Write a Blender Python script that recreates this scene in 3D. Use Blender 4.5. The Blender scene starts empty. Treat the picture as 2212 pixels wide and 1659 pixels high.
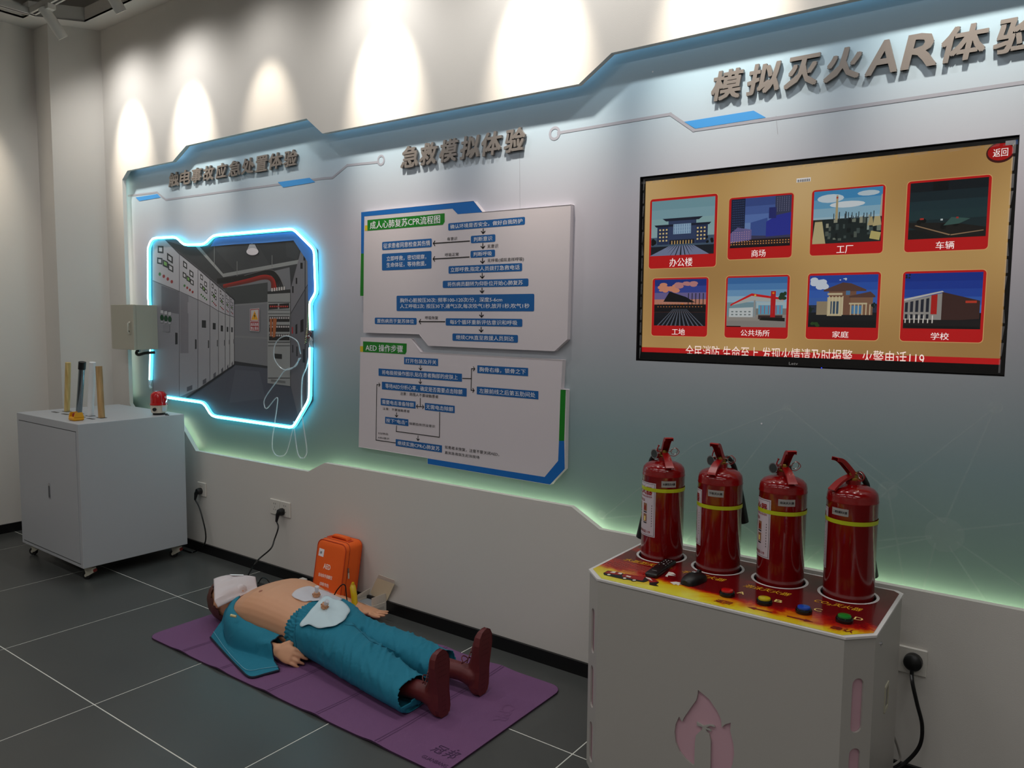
import bpy, bmesh, math, random
from mathutils import Vector, Matrix, noise
from mathutils.geometry import tessellate_polygon
from mathutils.bvhtree import BVHTree
random.seed(7)
S = bpy.context.scene
COL = S.collection
PI = math.pi

# ------------------------------------------------------------------ camera, world, light, exposure
F, IW, IH = 1660.35, 2212.0, 1659.0
CAM = Vector((0, -2.625, 1.45))
YAW, PITCH, ROLL = math.radians(36.17), math.radians(4.847), math.radians(0.528)
_f = Vector((-math.sin(YAW)*math.cos(PITCH), math.cos(YAW)*math.cos(PITCH), -math.sin(PITCH)))
_r = Vector((math.cos(YAW), math.sin(YAW), 0)); _u = _r.cross(_f)
R_ = _r*math.cos(ROLL)+_u*math.sin(ROLL); U_ = -_r*math.sin(ROLL)+_u*math.cos(ROLL)
cd = bpy.data.cameras.new('camera'); cam = bpy.data.objects.new('camera', cd); COL.objects.link(cam)
cd.sensor_fit = 'HORIZONTAL'; cd.sensor_width = 36; cd.lens = F/IW*36; cd.clip_start = .05
cam.matrix_world = Matrix(((R_.x, U_.x, -_f.x, CAM.x), (R_.y, U_.y, -_f.y, CAM.y), (R_.z, U_.z, -_f.z, CAM.z), (0, 0, 0, 1)))
S.camera = cam
S.view_settings.view_transform = 'Standard'; S.view_settings.look = 'None'
S.view_settings.exposure = 0.0; S.view_settings.gamma = 1; S.view_settings.use_curve_mapping = False
w = bpy.data.worlds.new('world'); S.world = w; w.use_nodes = True
w.node_tree.nodes['Background'].inputs[0].default_value = (.9, .93, 1, 1)
w.node_tree.nodes['Background'].inputs[1].default_value = 0.02

LAMP_X = [-4.95, -4.27, -3.54, -2.67, -1.80, -1.04, -0.28, 0.5]
LAMP_Y, LAMP_Z = -.40, 3.085
SPOT_W = [62, 62, 26, 80, 84, 70, 72, 62]
AMB = 8.8

def ray(px, py):
    return R_*((px-IW/2)/F) - U_*((py-IH/2)/F) + _f
def onY(px, py, Y):
    d = ray(px, py); return CAM + d*((Y-CAM.y)/d.y)
def onX(px, py, X):
    d = ray(px, py); return CAM + d*((X-CAM.x)/d.x)
def onZ(px, py, Z):
    d = ray(px, py); return CAM + d*((Z-CAM.z)/d.z)

def spot(name, loc, target, watt, size, blend, col, rad=.03):
    l = bpy.data.lights.new(name, 'SPOT'); l.energy = watt; l.spot_size = math.radians(size); l.spot_blend = blend
    l.color = col; l.shadow_soft_size = rad
    o = bpy.data.objects.new(name, l); COL.objects.link(o); o.location = loc
    o.rotation_euler = (Vector(target)-Vector(loc)).to_track_quat('-Z', 'Y').to_euler(); return o
def area(name, loc, sx, sy, watt, col, rot=(0, 0, 0)):
    l = bpy.data.lights.new(name, 'AREA'); l.shape = 'RECTANGLE'; l.size = sx; l.size_y = sy; l.energy = watt; l.color = col
    o = bpy.data.objects.new(name, l); COL.objects.link(o); o.location = loc; o.rotation_euler = rot; return o

WARM = (1.0, .89, .74)
for i, x in enumerate(LAMP_X):
    spot('wall_spot_light', (x, LAMP_Y+.012, LAMP_Z-.02), (x, LAMP_Y+.60, LAMP_Z-.02-.84), SPOT_W[i]*.92, 47, .9, WARM)
    spot('wall_spot_spill', (x, LAMP_Y+.012, LAMP_Z-.02), (x, LAMP_Y+.53, LAMP_Z-.02-.85), SPOT_W[i]*.21, 150, 1, (1, .98, .95))
# spot on the left wall, out of frame
spot('wall_spot_light', (-5.27, -.78, 3.06), (-5.80, -.78, 2.21), 60, 60, .95, WARM)
TUBES = [(-4.2, -2.2), (-2.4, -2.2), (-.6, -2.2), (-4.2, -4.2), (-2.4, -4.2), (-.6, -4.2), (1.2, -2.6), (1.2, -4.4)]
for (x, y) in TUBES:
    area('ceiling_tube_light', (x, y, 3.28), 1.2, .06, AMB, (1.0, .985, .97))

# ------------------------------------------------------------------ materials
def lin(c):
    return tuple(((v/255)/12.92 if v/255 <= .04045 else ((v/255+.055)/1.055)**2.4) for v in c)
def M(name, c, rough=.6, metal=0, emit=None, es=1.0, bump=0, bscale=200, spec=.5, alpha=1, trans=0, coat=0, sub=0, ior=None):
    m = bpy.data.materials.new(name); m.use_nodes = True
    n = m.node_tree.nodes; b = n['Principled BSDF']
    b.inputs['Base Color'].default_value = (*lin(c), 1); b.inputs['Roughness'].default_value = rough
    b.inputs['Metallic'].default_value = metal; b.inputs['Specular IOR Level'].default_value = spec
    b.inputs['Alpha'].default_value = alpha; b.inputs['Transmission Weight'].default_value = trans
    b.inputs['Coat Weight'].default_value = coat
    if ior: b.inputs['IOR'].default_value = ior
    if emit: b.inputs['Emission Color'].default_value = (*lin(emit), 1); b.inputs['Emission Strength'].default_value = es
    if bump:
        t = n.new('ShaderNodeTexNoise'); t.inputs['Scale'].default_value = bscale; t.inputs['Detail'].default_value = 4
        g = n.new('ShaderNodeNewGeometry'); m.node_tree.links.new(g.outputs['Position'], t.inputs['Vector'])
        bp = n.new('ShaderNodeBump'); bp.inputs['Strength'].default_value = bump; bp.inputs['Distance'].default_value = .002
        m.node_tree.links.new(t.outputs['Fac'], bp.inputs['Height']); m.node_tree.links.new(bp.outputs['Normal'], b.inputs['Normal'])
    return m
def screen(name, c, es=.55):
    return M(name, (8, 8, 8), .12, emit=c, es=es)

WALL = M('wall_paint', (214, 210, 204), .85, bump=.15, bscale=300)
WALL2 = M('wall_board_edge', (225, 226, 222), .6)
CEIL = M('ceiling_paint', (214, 210, 204), .9)
DARKC = M('ceiling_void', (70, 68, 60), .9)
BLACKB = M('baseboard_black', (12, 12, 14), .35)
WHITEP = M('powder_white', (184, 186, 190), .45, bump=.05)
WHITEA = M('white_acrylic', (226, 222, 220), .3)
BLACK = M('black_plastic', (14, 14, 15), .4)
RUB = M('black_rubber', (18, 18, 19), .6)
CORD = M('black_cord', (8, 8, 9), .35)
CHROME = M('chrome', (200, 200, 205), .2, 1)
STEEL = M('brushed_steel', (150, 152, 155), .35, 1)
DSTEEL = M('letter_face', (138, 131, 126), .42, .5, bump=.2, bscale=500)
GREYL = M('print_grey', (158, 160, 172), .5)
BLUEL = M('print_sky_blue', (62, 150, 222), .5)
BOARD = M('board_white', (216, 208, 213), .35)
PBLUE = M('print_blue', (12, 92, 160), .4)
PBLUE2 = M('print_blue_frame', (10, 104, 186), .4)
PGREEN = M('print_green', (10, 125, 25), .4)
PYEL = M('print_yellow', (214, 184, 30), .4)
PWHITE = M('print_white', (240, 240, 245), .4)
PBLACK = M('print_black', (15, 12, 14), .4)
RED = M('extinguisher_red', (128, 6, 9), .16, coat=.3)
RED2 = M('lever_red', (150, 14, 16), .3)
BRASS = M('brass', (170, 140, 70), .35, 1)
SKIN = M('mannequin_skin', (214, 158, 122), .5, bump=.05)
TEAL = M('scrub_cloth', (22, 122, 148), .8, bump=.25, bscale=900)
tn = TEAL.node_tree; tb0 = [n for n in tn.nodes if n.type == 'BUMP'][0]
t1 = tn.nodes.new('ShaderNodeTexNoise'); t1.inputs['Scale'].default_value = 13; t1.inputs['Detail'].default_value = 3; t1.inputs['Distortion'].default_value = 1.6; t1.noise_type = 'RIDGED_MULTIFRACTAL'
tm = tn.nodes.new('ShaderNodeMapping'); tm.inputs['Rotation'].default_value = (0, 0, .7); tm.inputs['Scale'].default_value = (1.5, .45, .8)
tg = tn.nodes.new('ShaderNodeNewGeometry'); tn.links.new(tg.outputs['Position'], tm.inputs[0]); tn.links.new(tm.outputs[0], t1.inputs['Vector'])
t2 = tn.nodes.new('ShaderNodeBump'); t2.inputs['Strength'].default_value = .5; t2.inputs['Distance'].default_value = .006
tn.links.new(t1.outputs['Fac'], t2.inputs['Height']); tn.links.new(t2.outputs['Normal'], tb0.inputs['Normal'])
HAIR = M('mannequin_hair', (92, 52, 42), .5)
SHOE = M('mannequin_shoe', (98, 32, 33), .5)
SHOED = M('shoe_tread', (62, 14, 16), .7)
ORANGE = M('bag_orange', (240, 98, 20), .75, bump=.2, bscale=900)
ORANGED = M('bag_piping', (196, 62, 8), .7)

def posnodes(m):
    nt = m.node_tree; g = nt.nodes.new('ShaderNodeNewGeometry'); s = nt.nodes.new('ShaderNodeSeparateXYZ')
    nt.links.new(g.outputs['Position'], s.inputs[0]); return nt, g, s
def ramp(nt, inp, stops, mode='LINEAR'):
    r = nt.nodes.new('ShaderNodeValToRGB'); nt.links.new(inp, r.inputs[0]); e = r.color_ramp
    e.interpolation = mode
    while len(e.elements) > 1: e.elements.remove(e.elements[0])
    e.elements[0].position = stops[0][0]; e.elements[0].color = (*lin(stops[0][1]), 1)
    for p, c in stops[1:]:
        x = e.elements.new(p); x.color = (*lin(c), 1)
    return r
def maprange(nt, inp, a, b, c=0, d=1):
    r = nt.nodes.new('ShaderNodeMapRange'); nt.links.new(inp, r.inputs[0])
    for i, v in enumerate((a, b, c, d)): r.inputs[i+1].default_value = v
    return r
# printed vinyl of the feature wall: teal top and bottom, pale middle
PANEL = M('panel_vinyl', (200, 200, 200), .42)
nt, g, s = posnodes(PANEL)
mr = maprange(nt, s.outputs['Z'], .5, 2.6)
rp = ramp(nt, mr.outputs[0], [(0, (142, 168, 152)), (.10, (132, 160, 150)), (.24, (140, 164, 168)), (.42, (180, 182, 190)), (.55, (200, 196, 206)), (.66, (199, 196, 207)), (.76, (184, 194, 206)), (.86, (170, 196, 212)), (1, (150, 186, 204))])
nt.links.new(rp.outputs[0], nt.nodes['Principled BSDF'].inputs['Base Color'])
INK = M('panel_network_ink', (235, 245, 240), .5, alpha=.07)

FLOORT = M('floor_tile', (74, 76, 75), .33)
nt, g, s = posnodes(FLOORT)
tx = nt.nodes.new('ShaderNodeTexNoise'); tx.inputs['Scale'].default_value = 2.2; tx.inputs['Detail'].default_value = 6
nt.links.new(g.outputs['Position'], tx.inputs['Vector'])
rp = ramp(nt, tx.outputs['Fac'], [(0, (66, 68, 67)), (1, (82, 84, 82))]); nt.links.new(rp.outputs[0], nt.nodes['Principled BSDF'].inputs['Base Color'])
rr = maprange(nt, tx.outputs['Fac'], .0, 1.0, .27, .36); nt.links.new(rr.outputs[0], nt.nodes['Principled BSDF'].inputs['Roughness'])
GROUT = M('tile_grout', (228, 228, 220), .8)
MATP = M('mat_purple', (116, 76, 118), .8, bump=.35, bscale=500)
MATD = M('mat_edge', (60, 34, 62), .8)
MATL = M('mat_seam', (92, 56, 96), .8)
MATT = M('mat_print', (66, 34, 74), .7)

NEON = M('neon_tube', (120, 230, 255), .4, emit=(70, 215, 250), es=3.4)
NEONC = M('neon_core', (220, 250, 255), .4, emit=(205, 255, 255), es=8)
LEDG = M('led_green', (200, 255, 220), .4, emit=(250, 255, 226), es=4.6)
LEDT = M('led_teal', (200, 240, 255), .4, emit=(195, 232, 255), es=1.9)
LEDW = M('led_white', (255, 255, 240), .4, emit=(250, 255, 230), es=3.0)
LENS = M('lamp_lens', (255, 240, 220), .3, emit=(255, 235, 200), es=4)

# ------------------------------------------------------------------ mesh helpers
def wloc(p):
    v = Vector((0, 0, 0))
    while p is not None: v += p.location; p = p.parent
    return v
class MB:
    def __init__(s): s.v = []; s.f = []
    def add(s, vs, fs):
        k = len(s.v); s.v += [Vector(v) for v in vs]; s.f += [tuple(i+k for i in f) for f in fs]; return s
    def box(s, a, b):
        x0, y0, z0 = a; x1, y1, z1 = b
        return s.add([(x0, y0, z0), (x1, y0, z0), (x1, y1, z0), (x0, y1, z0), (x0, y0, z1), (x1, y0, z1), (x1, y1, z1), (x0, y1, z1)],
                     [(0, 3, 2, 1), (4, 5, 6, 7), (0, 1, 5, 4), (1, 2, 6, 5), (2, 3, 7, 6), (3, 0, 4, 7)])
    def rbox(s, a, b, r=.004, n=3):
        # box with edges rounded in plan (z axis) and slightly chamfered
        x0, y0, z0 = a; x1, y1, z1 = b; r = min(r, (x1-x0)/2*.98, (y1-y0)/2*.98); c = min(r, (z1-z0)*.4)
        rings = []
        for z, ins in ((z0, c), (z0+c, 0), (z1-c, 0), (z1, c)):
            pts = []
            for cx, cy, a0 in ((x1-r, y1-r, 0), (x0+r, y1-r, PI/2), (x0+r, y0+r, PI), (x1-r, y0+r, 1.5*PI)):
                for i in range(n+1):
                    t = a0+PI/2*i/n; rr = max(r-ins, 1e-5); pts.append((cx+rr*math.cos(t), cy+rr*math.sin(t), z))
            rings.append(pts)
        return s.loft(rings)
    def loft(s, rings, cap=True, closed=True):
        n = len(rings[0]); vs = [p for r in rings for p in r]; fs = []
        for i in range(len(rings)-1):
            for j in range(n if closed else n-1):
                fs.append((i*n+j, i*n+(j+1) % n, (i+1)*n+(j+1) % n, (i+1)*n+j))
        if cap: fs.append(tuple(reversed(range(n)))); fs.append(tuple(range((len(rings)-1)*n, len(rings)*n)))
        return s.add(vs, fs)
    def cyl(s, p, q, r0, r1=None, n=16, cap=True):
        if r1 is None: r1 = r0
        return s.tube([p, q], [r0, r1], n, cap)
    def tube(s, pts, rad, n=8, cap=True):
        pts = [Vector(p) for p in pts]; m = len(pts)
        if not isinstance(rad, (list, tuple)): rad = [rad]*m
        rings = []; prev = None
        for i, p in enumerate(pts):
            t = (pts[min(i+1, m-1)]-pts[max(i-1, 0)]).normalized()
            if prev is None:
                a = Vector((0, 0, 1)) if abs(t.z) < .9 else Vector((1, 0, 0)); nx = t.cross(a).normalized()
            else:
                nx = (prev-t*prev.dot(t)).normalized()
            prev = nx; ny = t.cross(nx)
            rings.append([p+(nx*math.cos(2*PI*k/n)+ny*math.sin(2*PI*k/n))*rad[i] for k in range(n)])
        return s.loft(rings, cap)
    def lathe(s, prof, c=(0, 0, 0), n=32, axis='z', cap=True):
        rings = []
        for r, h in prof:
            ring = []
            for k in range(n):
                a = 2*PI*k/n; x, y = max(r, 1e-5)*math.cos(a), max(r, 1e-5)*math.sin(a)
                p = (x, y, h) if axis == 'z' else ((x, -h, y) if axis == 'y' else (h, x, y))
                ring.append(Vector(c)+Vector(p))
            rings.append(ring)
        return s.loft(rings, cap)
    def prism(s, pts, fn, d0, d1, holes=()):
        # polygon (with holes) in plane coordinates, fn(a,b,d) -> world, between depths d0 and d1
        loops = [list(pts)]+[list(h) for h in holes]
        tri = tessellate_polygon([[Vector((a, b, 0)) for a, b in l] for l in loops])
        flat = [p for l in loops for p in l]; n = len(flat)
        vs = [fn(a, b, d0) for a, b in flat]+[fn(a, b, d1) for a, b in flat]
        fs = [tuple(t) for t in tri]+[tuple(i+n for i in reversed(t)) for t in tri]; k = 0
        for l in loops:
            m = len(l)
            for i in range(m): fs.append((k+i, k+(i+1) % m, n+k+(i+1) % m, n+k+i))
            k += m
        return s.add(vs, fs)
    def flat(s, pts, fn, d, holes=()):
        loops = [list(pts)]+[list(h) for h in holes]
        tri = tessellate_polygon([[Vector((a, b, 0)) for a, b in l] for l in loops])
        flat = [p for l in loops for p in l]
        return s.add([fn(a, b, d) for a, b in flat], [tuple(t) for t in tri])
    def line(s, pts, wd, fn, d):
        for (a, b), (c, e) in zip(pts, pts[1:]):
            d += .00002; dx, dy = c-a, e-b; L = math.hypot(dx, dy) or 1; ux, uy = dx/L, dy/L; nx, ny = -uy*wd/2, ux*wd/2
            a2, b2, c2, e2 = a-ux*wd/2, b-uy*wd/2, c+ux*wd/2, e+uy*wd/2
            s.flat([(a2+nx, b2+ny), (a2-nx, b2-ny), (c2-nx, e2-ny), (c2+nx, e2+ny)], fn, d)
        return s
    def arrow(s, p, q, wd, fn, d, hs=3.2):
        (a, b), (c, e) = p, q; dx, dy = c-a, e-b; L = math.hypot(dx, dy) or 1; ux, uy = dx/L, dy/L
        s.line([p, (c-ux*wd, e-uy*wd)], wd, fn, d)
        for sg in (1, -1):
            vx, vy = -ux+sg*(-uy), -uy+sg*ux
            s.line([(c-ux*wd*.3, e-uy*wd*.3), (c+vx*wd*hs*.7, e+vy*wd*hs*.7)], wd, fn, d)
        return s
    def mesh(s, name):
        me = bpy.data.meshes.new(name); me.from_pydata([tuple(v) for v in s.v], [], s.f); me.update(); return me
    def build(s, name, mat, parent=None, smooth=False, fix=True, angle=40, bevel=0):
        off = wloc(parent) if parent else Vector((0, 0, 0))
        me = bpy.data.meshes.new(name); me.from_pydata([tuple(v-off) for v in s.v], [], s.f)
        if fix or bevel:
            b = bmesh.new(); b.from_mesh(me)
            if bevel:
                bmesh.ops.remove_doubles(b, verts=b.verts, dist=1e-6)
                es = [e for e in b.edges if len(e.link_faces) == 2 and e.calc_face_angle(0) > .6]
                bmesh.ops.bevel(b, geom=es, offset=bevel, segments=2, affect='EDGES', profile=.5)
            bmesh.ops.recalc_face_normals(b, faces=b.faces); b.to_mesh(me); b.free()
        me.materials.append(mat)
        if smooth:
            me.polygons.foreach_set('use_smooth', [True]*len(me.polygons))
            me.set_sharp_from_angle(angle=math.radians(angle))
        me.update(); o = bpy.data.objects.new(name, me); COL.objects.link(o)
        if parent: o.parent = parent
        return o
def empty(name, loc=(0, 0, 0), rz=0):
    o = bpy.data.objects.new(name, None); COL.objects.link(o); o.location = loc; o.rotation_euler = (0, 0, rz); o.empty_display_size = .05
    return o
def tag(o, label, cat, group=None):
    o['label'] = label; o['category'] = cat
    if group: o['group'] = group
    return o
def struct(o): o['kind'] = 'structure'; return o
def copy_tree(o, parent=None):
    c = o.copy(); COL.objects.link(c); c.parent = parent
    for ch in list(o.children): copy_tree(ch, c)
    return c
def YP(Y): return lambda a, b, d: Vector((a, Y-d, b))          # plane facing the room (-y)
def pln(pts, Y, ox=0, oy=0, sc=1):                               # photo points onto the vertical plane y = Y
    out = []
    for a, b in pts:
        p = onY(ox+a*sc, oy+b*sc, Y); out.append((p.x, p.z))
    return out
_tc = {}
def glyphs(txt, shear=0, space=1.0, res=2):
    k = (txt, shear, space, res)
    if k in _tc: return _tc[k]
    cu = bpy.data.curves.new('t', 'FONT'); cu.body = txt; cu.size = 1; cu.shear = shear; cu.resolution_u = res
    cu.space_character = space; cu.space_line = 1.05; cu.fill_mode = 'FRONT'
    o = bpy.data.objects.new('t', cu); COL.objects.link(o); dg = bpy.context.evaluated_depsgraph_get()
    me = bpy.data.meshes.new_from_object(o.evaluated_get(dg)); vs = [(v.co.x, v.co.y) for v in me.vertices]; fs = [tuple(p.vertices) for p in me.polygons]
    bpy.data.objects.remove(o); bpy.data.curves.remove(cu); bpy.data.meshes.remove(me)
    x0 = min(v[0] for v in vs); x1 = max(v[0] for v in vs); y0 = min(v[1] for v in vs); y1 = max(v[1] for v in vs)
    r = ([((a-x0)/(x1-x0), (b-y0)/(y1-y0)) for a, b in vs], fs, (x1-x0)/(y1-y0)); _tc[k] = r; return r
def ctext(mb, txt, a0, b0, a1, b1, fn, d, bold=.012, shear=0, space=1.0, thick=0):
    # the bundled typeface has one weight: heavier lettering is the same outline laid down several times, shifted a little
    vs, fs, ar = glyphs(txt, shear, space); H = b1-b0; sh = bold*H*1.3
    offs = [(0, 0)] if bold < .004 else ([(-sh/2, 0), (sh/2, 0)] if bold < .03 else [(-sh/2, -sh/2), (sh/2, -sh/2), (-sh/2, sh/2), (sh/2, sh/2), (0, 0)])
    a0 += sh/2; a1 -= sh/2
    if bold >= .03: b0 += sh/2; b1 -= sh/2
    for q, (ox, oy) in enumerate(offs):
        P = [(a0+(a1-a0)*u+ox, b0+(b1-b0)*v+oy) for u, v in vs]; dd = d+q*.00002; n = len(P)
        mb.add([fn(a, b, dd) for a, b in P], fs)
        if thick:
            k = len(mb.v)-n; cnt = {}
            for f in fs:
                for i in range(len(f)):
                    e = (f[i], f[(i+1) % len(f)]); cnt.setdefault(tuple(sorted(e)), []).append(e)
            k2 = len(mb.v); mb.v += [fn(a, b, dd+thick) for a, b in P]
            mb.f += [tuple(i+k2 for i in reversed(f)) for f in fs]
            for l in cnt.values():
                if len(l) == 1: i, j = l[0]; mb.f.append((k+i, k+j, k2+j, k2+i))
    return mb
def bez(pts, n=8):
    # catmull-rom through points
    P = [Vector(p) for p in pts]; P = [P[0]*2-P[1]]+P+[P[-1]*2-P[-2]]; out = []
    for i in range(1, len(P)-2):
        p0, p1, p2, p3 = P[i-1:i+3]
        for k in range(n):
            t = k/n; out.append(.5*((2*p1)+(p2-p0)*t+(2*p0-5*p1+4*p2-p3)*t*t+(3*p1-p0-3*p2+p3)*t**3))
    out.append(P[-2]); return out
def rrect(x0, y0, x1, y1, r, n=4):
    o = []
    for cx, cy, a0 in ((x1-r, y1-r, 0), (x0+r, y1-r, PI/2), (x0+r, y0+r, PI), (x1-r, y0+r, 1.5*PI)):
        for i in range(n+1): o.append((cx+r*math.cos(a0+PI/2*i/n), cy+r*math.sin(a0+PI/2*i/n)))
    return o
def circ(cx, cy, r, n=28, ry=None):
    return [(cx+r*math.cos(2*PI*k/n), cy+(ry or r)*math.sin(2*PI*k/n)) for k in range(n)]
I3 = lambda a, b, d: Vector((a, b, d))

# ------------------------------------------------------------------ room shell
PY = .065                                   # printed panel lies this far behind the wall face
XR, YB, ZC, ZT = 3.0, -6.2, 3.32, 3.41
XC = -5.314; P1 = (-5.463, -.264); XL = -5.67
grout = MB().box((XL-.1, YB, -.06), (XR, .0, -.0009)).build('floor', GROUT); struct(grout)
grid_x = [XL]+[-3.68+.8*k for k in range(-2, 9) if XL+.05 < -3.68+.8*k < XR]+[XR]
grid_y = [YB]+[-.512-.8*k for k in range(7, -1, -1) if -.512-.8*k > YB+.05]+[0]
tc = {}
for i in range(len(grid_x)-1):
    for j in range(len(grid_y)-1):
        x0, x1, y0, y1 = grid_x[i], grid_x[i+1], grid_y[j], grid_y[j+1]; gw = .0018
        k = (round(x1-x0, 4), round(y1-y0, 4))
        if k not in tc:
            mb = MB(); a, b = k[0]-2*gw, k[1]-2*gw; c = .0012
            mb.loft([[(0, 0, -.008), (a, 0, -.008), (a, b, -.008), (0, b, -.008)], [(0, 0, -c), (a, 0, -c), (a, b, -c), (0, b, -c)], [(c, c, 0), (a-c, c, 0), (a-c, b-c, 0), (c, b-c, 0)]])
            t = mb.build('tile', FLOORT, grout); tc[k] = t
        else:
            t = tc[k].copy(); COL.objects.link(t)
        t.location = (x0+gw, y0+gw, 0)
# feature opening outline (world x,z on the wall face)
def wf(pts): return pln(pts, 0)
OPEN = [(-5.096, .55), (-5.096, 2.335), (-5.028, 2.385), (-4.49, 2.385), (-4.34, 2.460), (-3.236, 2.460), (-3.115, 2.37),
        (-1.612, 2.36), (-1.47, 2.45), (1.6, 2.45), (1.6, .62), (-1.482, .62), (-1.615, .691), (-3.128, .691), (-3.262, .628), (-4.41, .622), (-4.45, .55)]
# chamfer of the lower left corner, seen beside the cabinet
OPEN = [(-5.096, .86), (-5.096, 2.335)]+OPEN[2:-2]+[(-4.322, .624), (-4.51, .80), (-5.02, .80)]
bw = MB().prism([(XC-.02, 0), (XR, 0), (XR, 3.7), (XC-.02, 3.7)], YP(.024), 0, .024, [OPEN]).build('wall_back', WALL); struct(bw)
struct(MB().box((XC-.1, .14, 0), (XR, .2, 3.7)).build('wall_backing', DARKC))
# left side: slanted face, return, left wall
struct(MB().add([(XC, 0, 0), (P1[0], P1[1], 0), (P1[0], P1[1], 3.7), (XC, 0, 3.7), (XC-.12, .03, 0), (P1[0]-.02, P1[1]+.1, 0), (P1[0]-.02, P1[1]+.1, 3.7), (XC-.12, .03, 3.7)],
       [(0, 1, 2, 3), (7, 6, 5, 4), (0, 4, 5, 1), (3, 2, 6, 7), (0, 3, 7, 4), (1, 5, 6, 2)]).build('wall_slanted', WALL))
struct(MB().box((XL-.1, P1[1], 0), (P1[0], P1[1]+.1, 3.7)).build('wall_return', WALL))
struct(MB().box((XL-.1, YB, 0), (XL, P1[1], 3.7)).build('wall_left', WALL))
struct(MB().box((XR, YB, 0), (XR+.1, .1, 3.7)).build('wall_right', WALL))
struct(MB().box((XL-.1, YB-.1, 0), (XR+.1, YB, 3.7)).build('wall_front', WALL))
# ceiling: flat ledge round the edge, upstand, dark void above
ledge_in = [(-5.24, -.135), (XR-.3, -.135), (XR-.3, YB+.4), (-5.50, YB+.4), (-5.50, -.39), (-5.42, -.39)]
ceil = MB().prism([(XL-.1, YB-.1), (XR+.1, YB-.1), (XR+.1, .2), (XL-.1, .2)], I3, ZC, ZC+.012, [ledge_in]).build('ceiling', CEIL); struct(ceil)
up = MB(); m_ = len(ledge_in)
for i in range(m_):
    a, b = ledge_in[i], ledge_in[(i+1) % m_]
    up.add([(a[0], a[1], ZC), (b[0], b[1], ZC), (b[0], b[1], ZT), (a[0], a[1], ZT)], [(0, 1, 2, 3)])
struct(up.build('trim_2', CEIL, None, fix=False))
struct(MB().box((XL-.1, YB-.1, 3.7), (XR+.1, .2, 3.75)).build('ceiling_upper', DARKC))
# baseboards
struct(MB().box((XC, -.012, 0), (XR, 0, .058)).build('baseboard_back', BLACKB))
struct(MB().box((XL, YB, 0), (XL+.012, P1[1], .06)).build('baseboard_left', BLACKB))
dv = Vector((P1[0]-XC, P1[1], 0)); nv = Vector((-dv.y, dv.x, 0)).normalized()*-.012
if nv.x < 0: nv = -nv
struct(MB().loft([[(XC, 0, 0), (P1[0], P1[1], 0), (P1[0]+nv.x, P1[1]+nv.y, 0), (XC+nv.x, nv.y, 0)], [(XC, 0, .06), (P1[0], P1[1], .06), (P1[0]+nv.x, P1[1]+nv.y, .06), (XC+nv.x, nv.y, .06)]]).build('baseboard_slanted', BLACKB))

# LED strips hidden in the cavity behind the board
led = empty('cove_light', (-2.5, .04, .6)); tag(led, 'hidden strip light glowing pale green round the edge of the recessed feature panel', 'light strip')
def strip(pts, mat, r=.006, nm='led_strip'):
    MB().tube([(x, .040, z) for x, z in pts], r, 6).build(nm, mat, led)
strip([(1.55, .582), (-1.473, .582), (-1.60, .653), (-3.12, .653), (-3.25, .588), (-4.34, .584)], LEDG, .008)
strip([(-4.385, .628), (-4.57, .80)], LEDG); strip([(-4.6, .775), (-5.02, .775)], LEDG)
strip([(-5.155, .9), (-5.155, 2.34)], LEDW)
strip([(-5.04, 2.43), (-4.50, 2.43), (-4.355, 2.51), (-3.22, 2.51), (-3.10, 2.418), (-1.63, 2.408), (-1.485, 2.50), (1.55, 2.50)], LEDT, .008)

# ------------------------------------------------------------------ feature panel with its printed lines
TVx0, TVx1, TVz0, TVz1 = -1.372, -.163, 1.293, 1.992
gp = empty('wall_feature', (-2.0, PY, .5)); struct(gp)
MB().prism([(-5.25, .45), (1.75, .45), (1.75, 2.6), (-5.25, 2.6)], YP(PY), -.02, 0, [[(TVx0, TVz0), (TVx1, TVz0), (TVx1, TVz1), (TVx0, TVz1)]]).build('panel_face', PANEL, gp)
fp = YP(PY)
def pl(pts, ox=0, oy=0, sc=1): return pln(pts, PY-.001, ox, oy, sc)
z1 = (0, 0, 740/2192)
MB().line(pl([(277, 423), (339, 415.5), (358, 431.5), (700, 385), (718, 384), (750, 357), (817, 350)]), .011, fp, .001).build('printed_line', GREYL, gp)
MB().line(pl([(1206, 287), (1448, 246.5), (1498, 281), (2300, 165)]), .011, fp, .001).build('printed_line', GREYL, gp)
c = pl([(823, 346)])[0]; MB().flat(circ(*c, .026), fp, .0012, [circ(*c, .016)]).build('printed_ring', GREYL, gp)
c = pl([(1198, 288)])[0]; MB().flat(circ(*c, .028), fp, .0012, [circ(*c, .017)]).build('printed_ring', GREYL, gp)
for q in ([(293, 426.5), (340, 419), (347, 426.5), (301, 434.5)], [(600, 393.5), (669, 384), (681, 393.5), (612, 405)], [(1478, 263), (1628, 239), (1655, 254), (1502, 278)]):
    MB().flat(pl(q), fp, .0015).build('printed_bar', BLUEL, gp)
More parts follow.
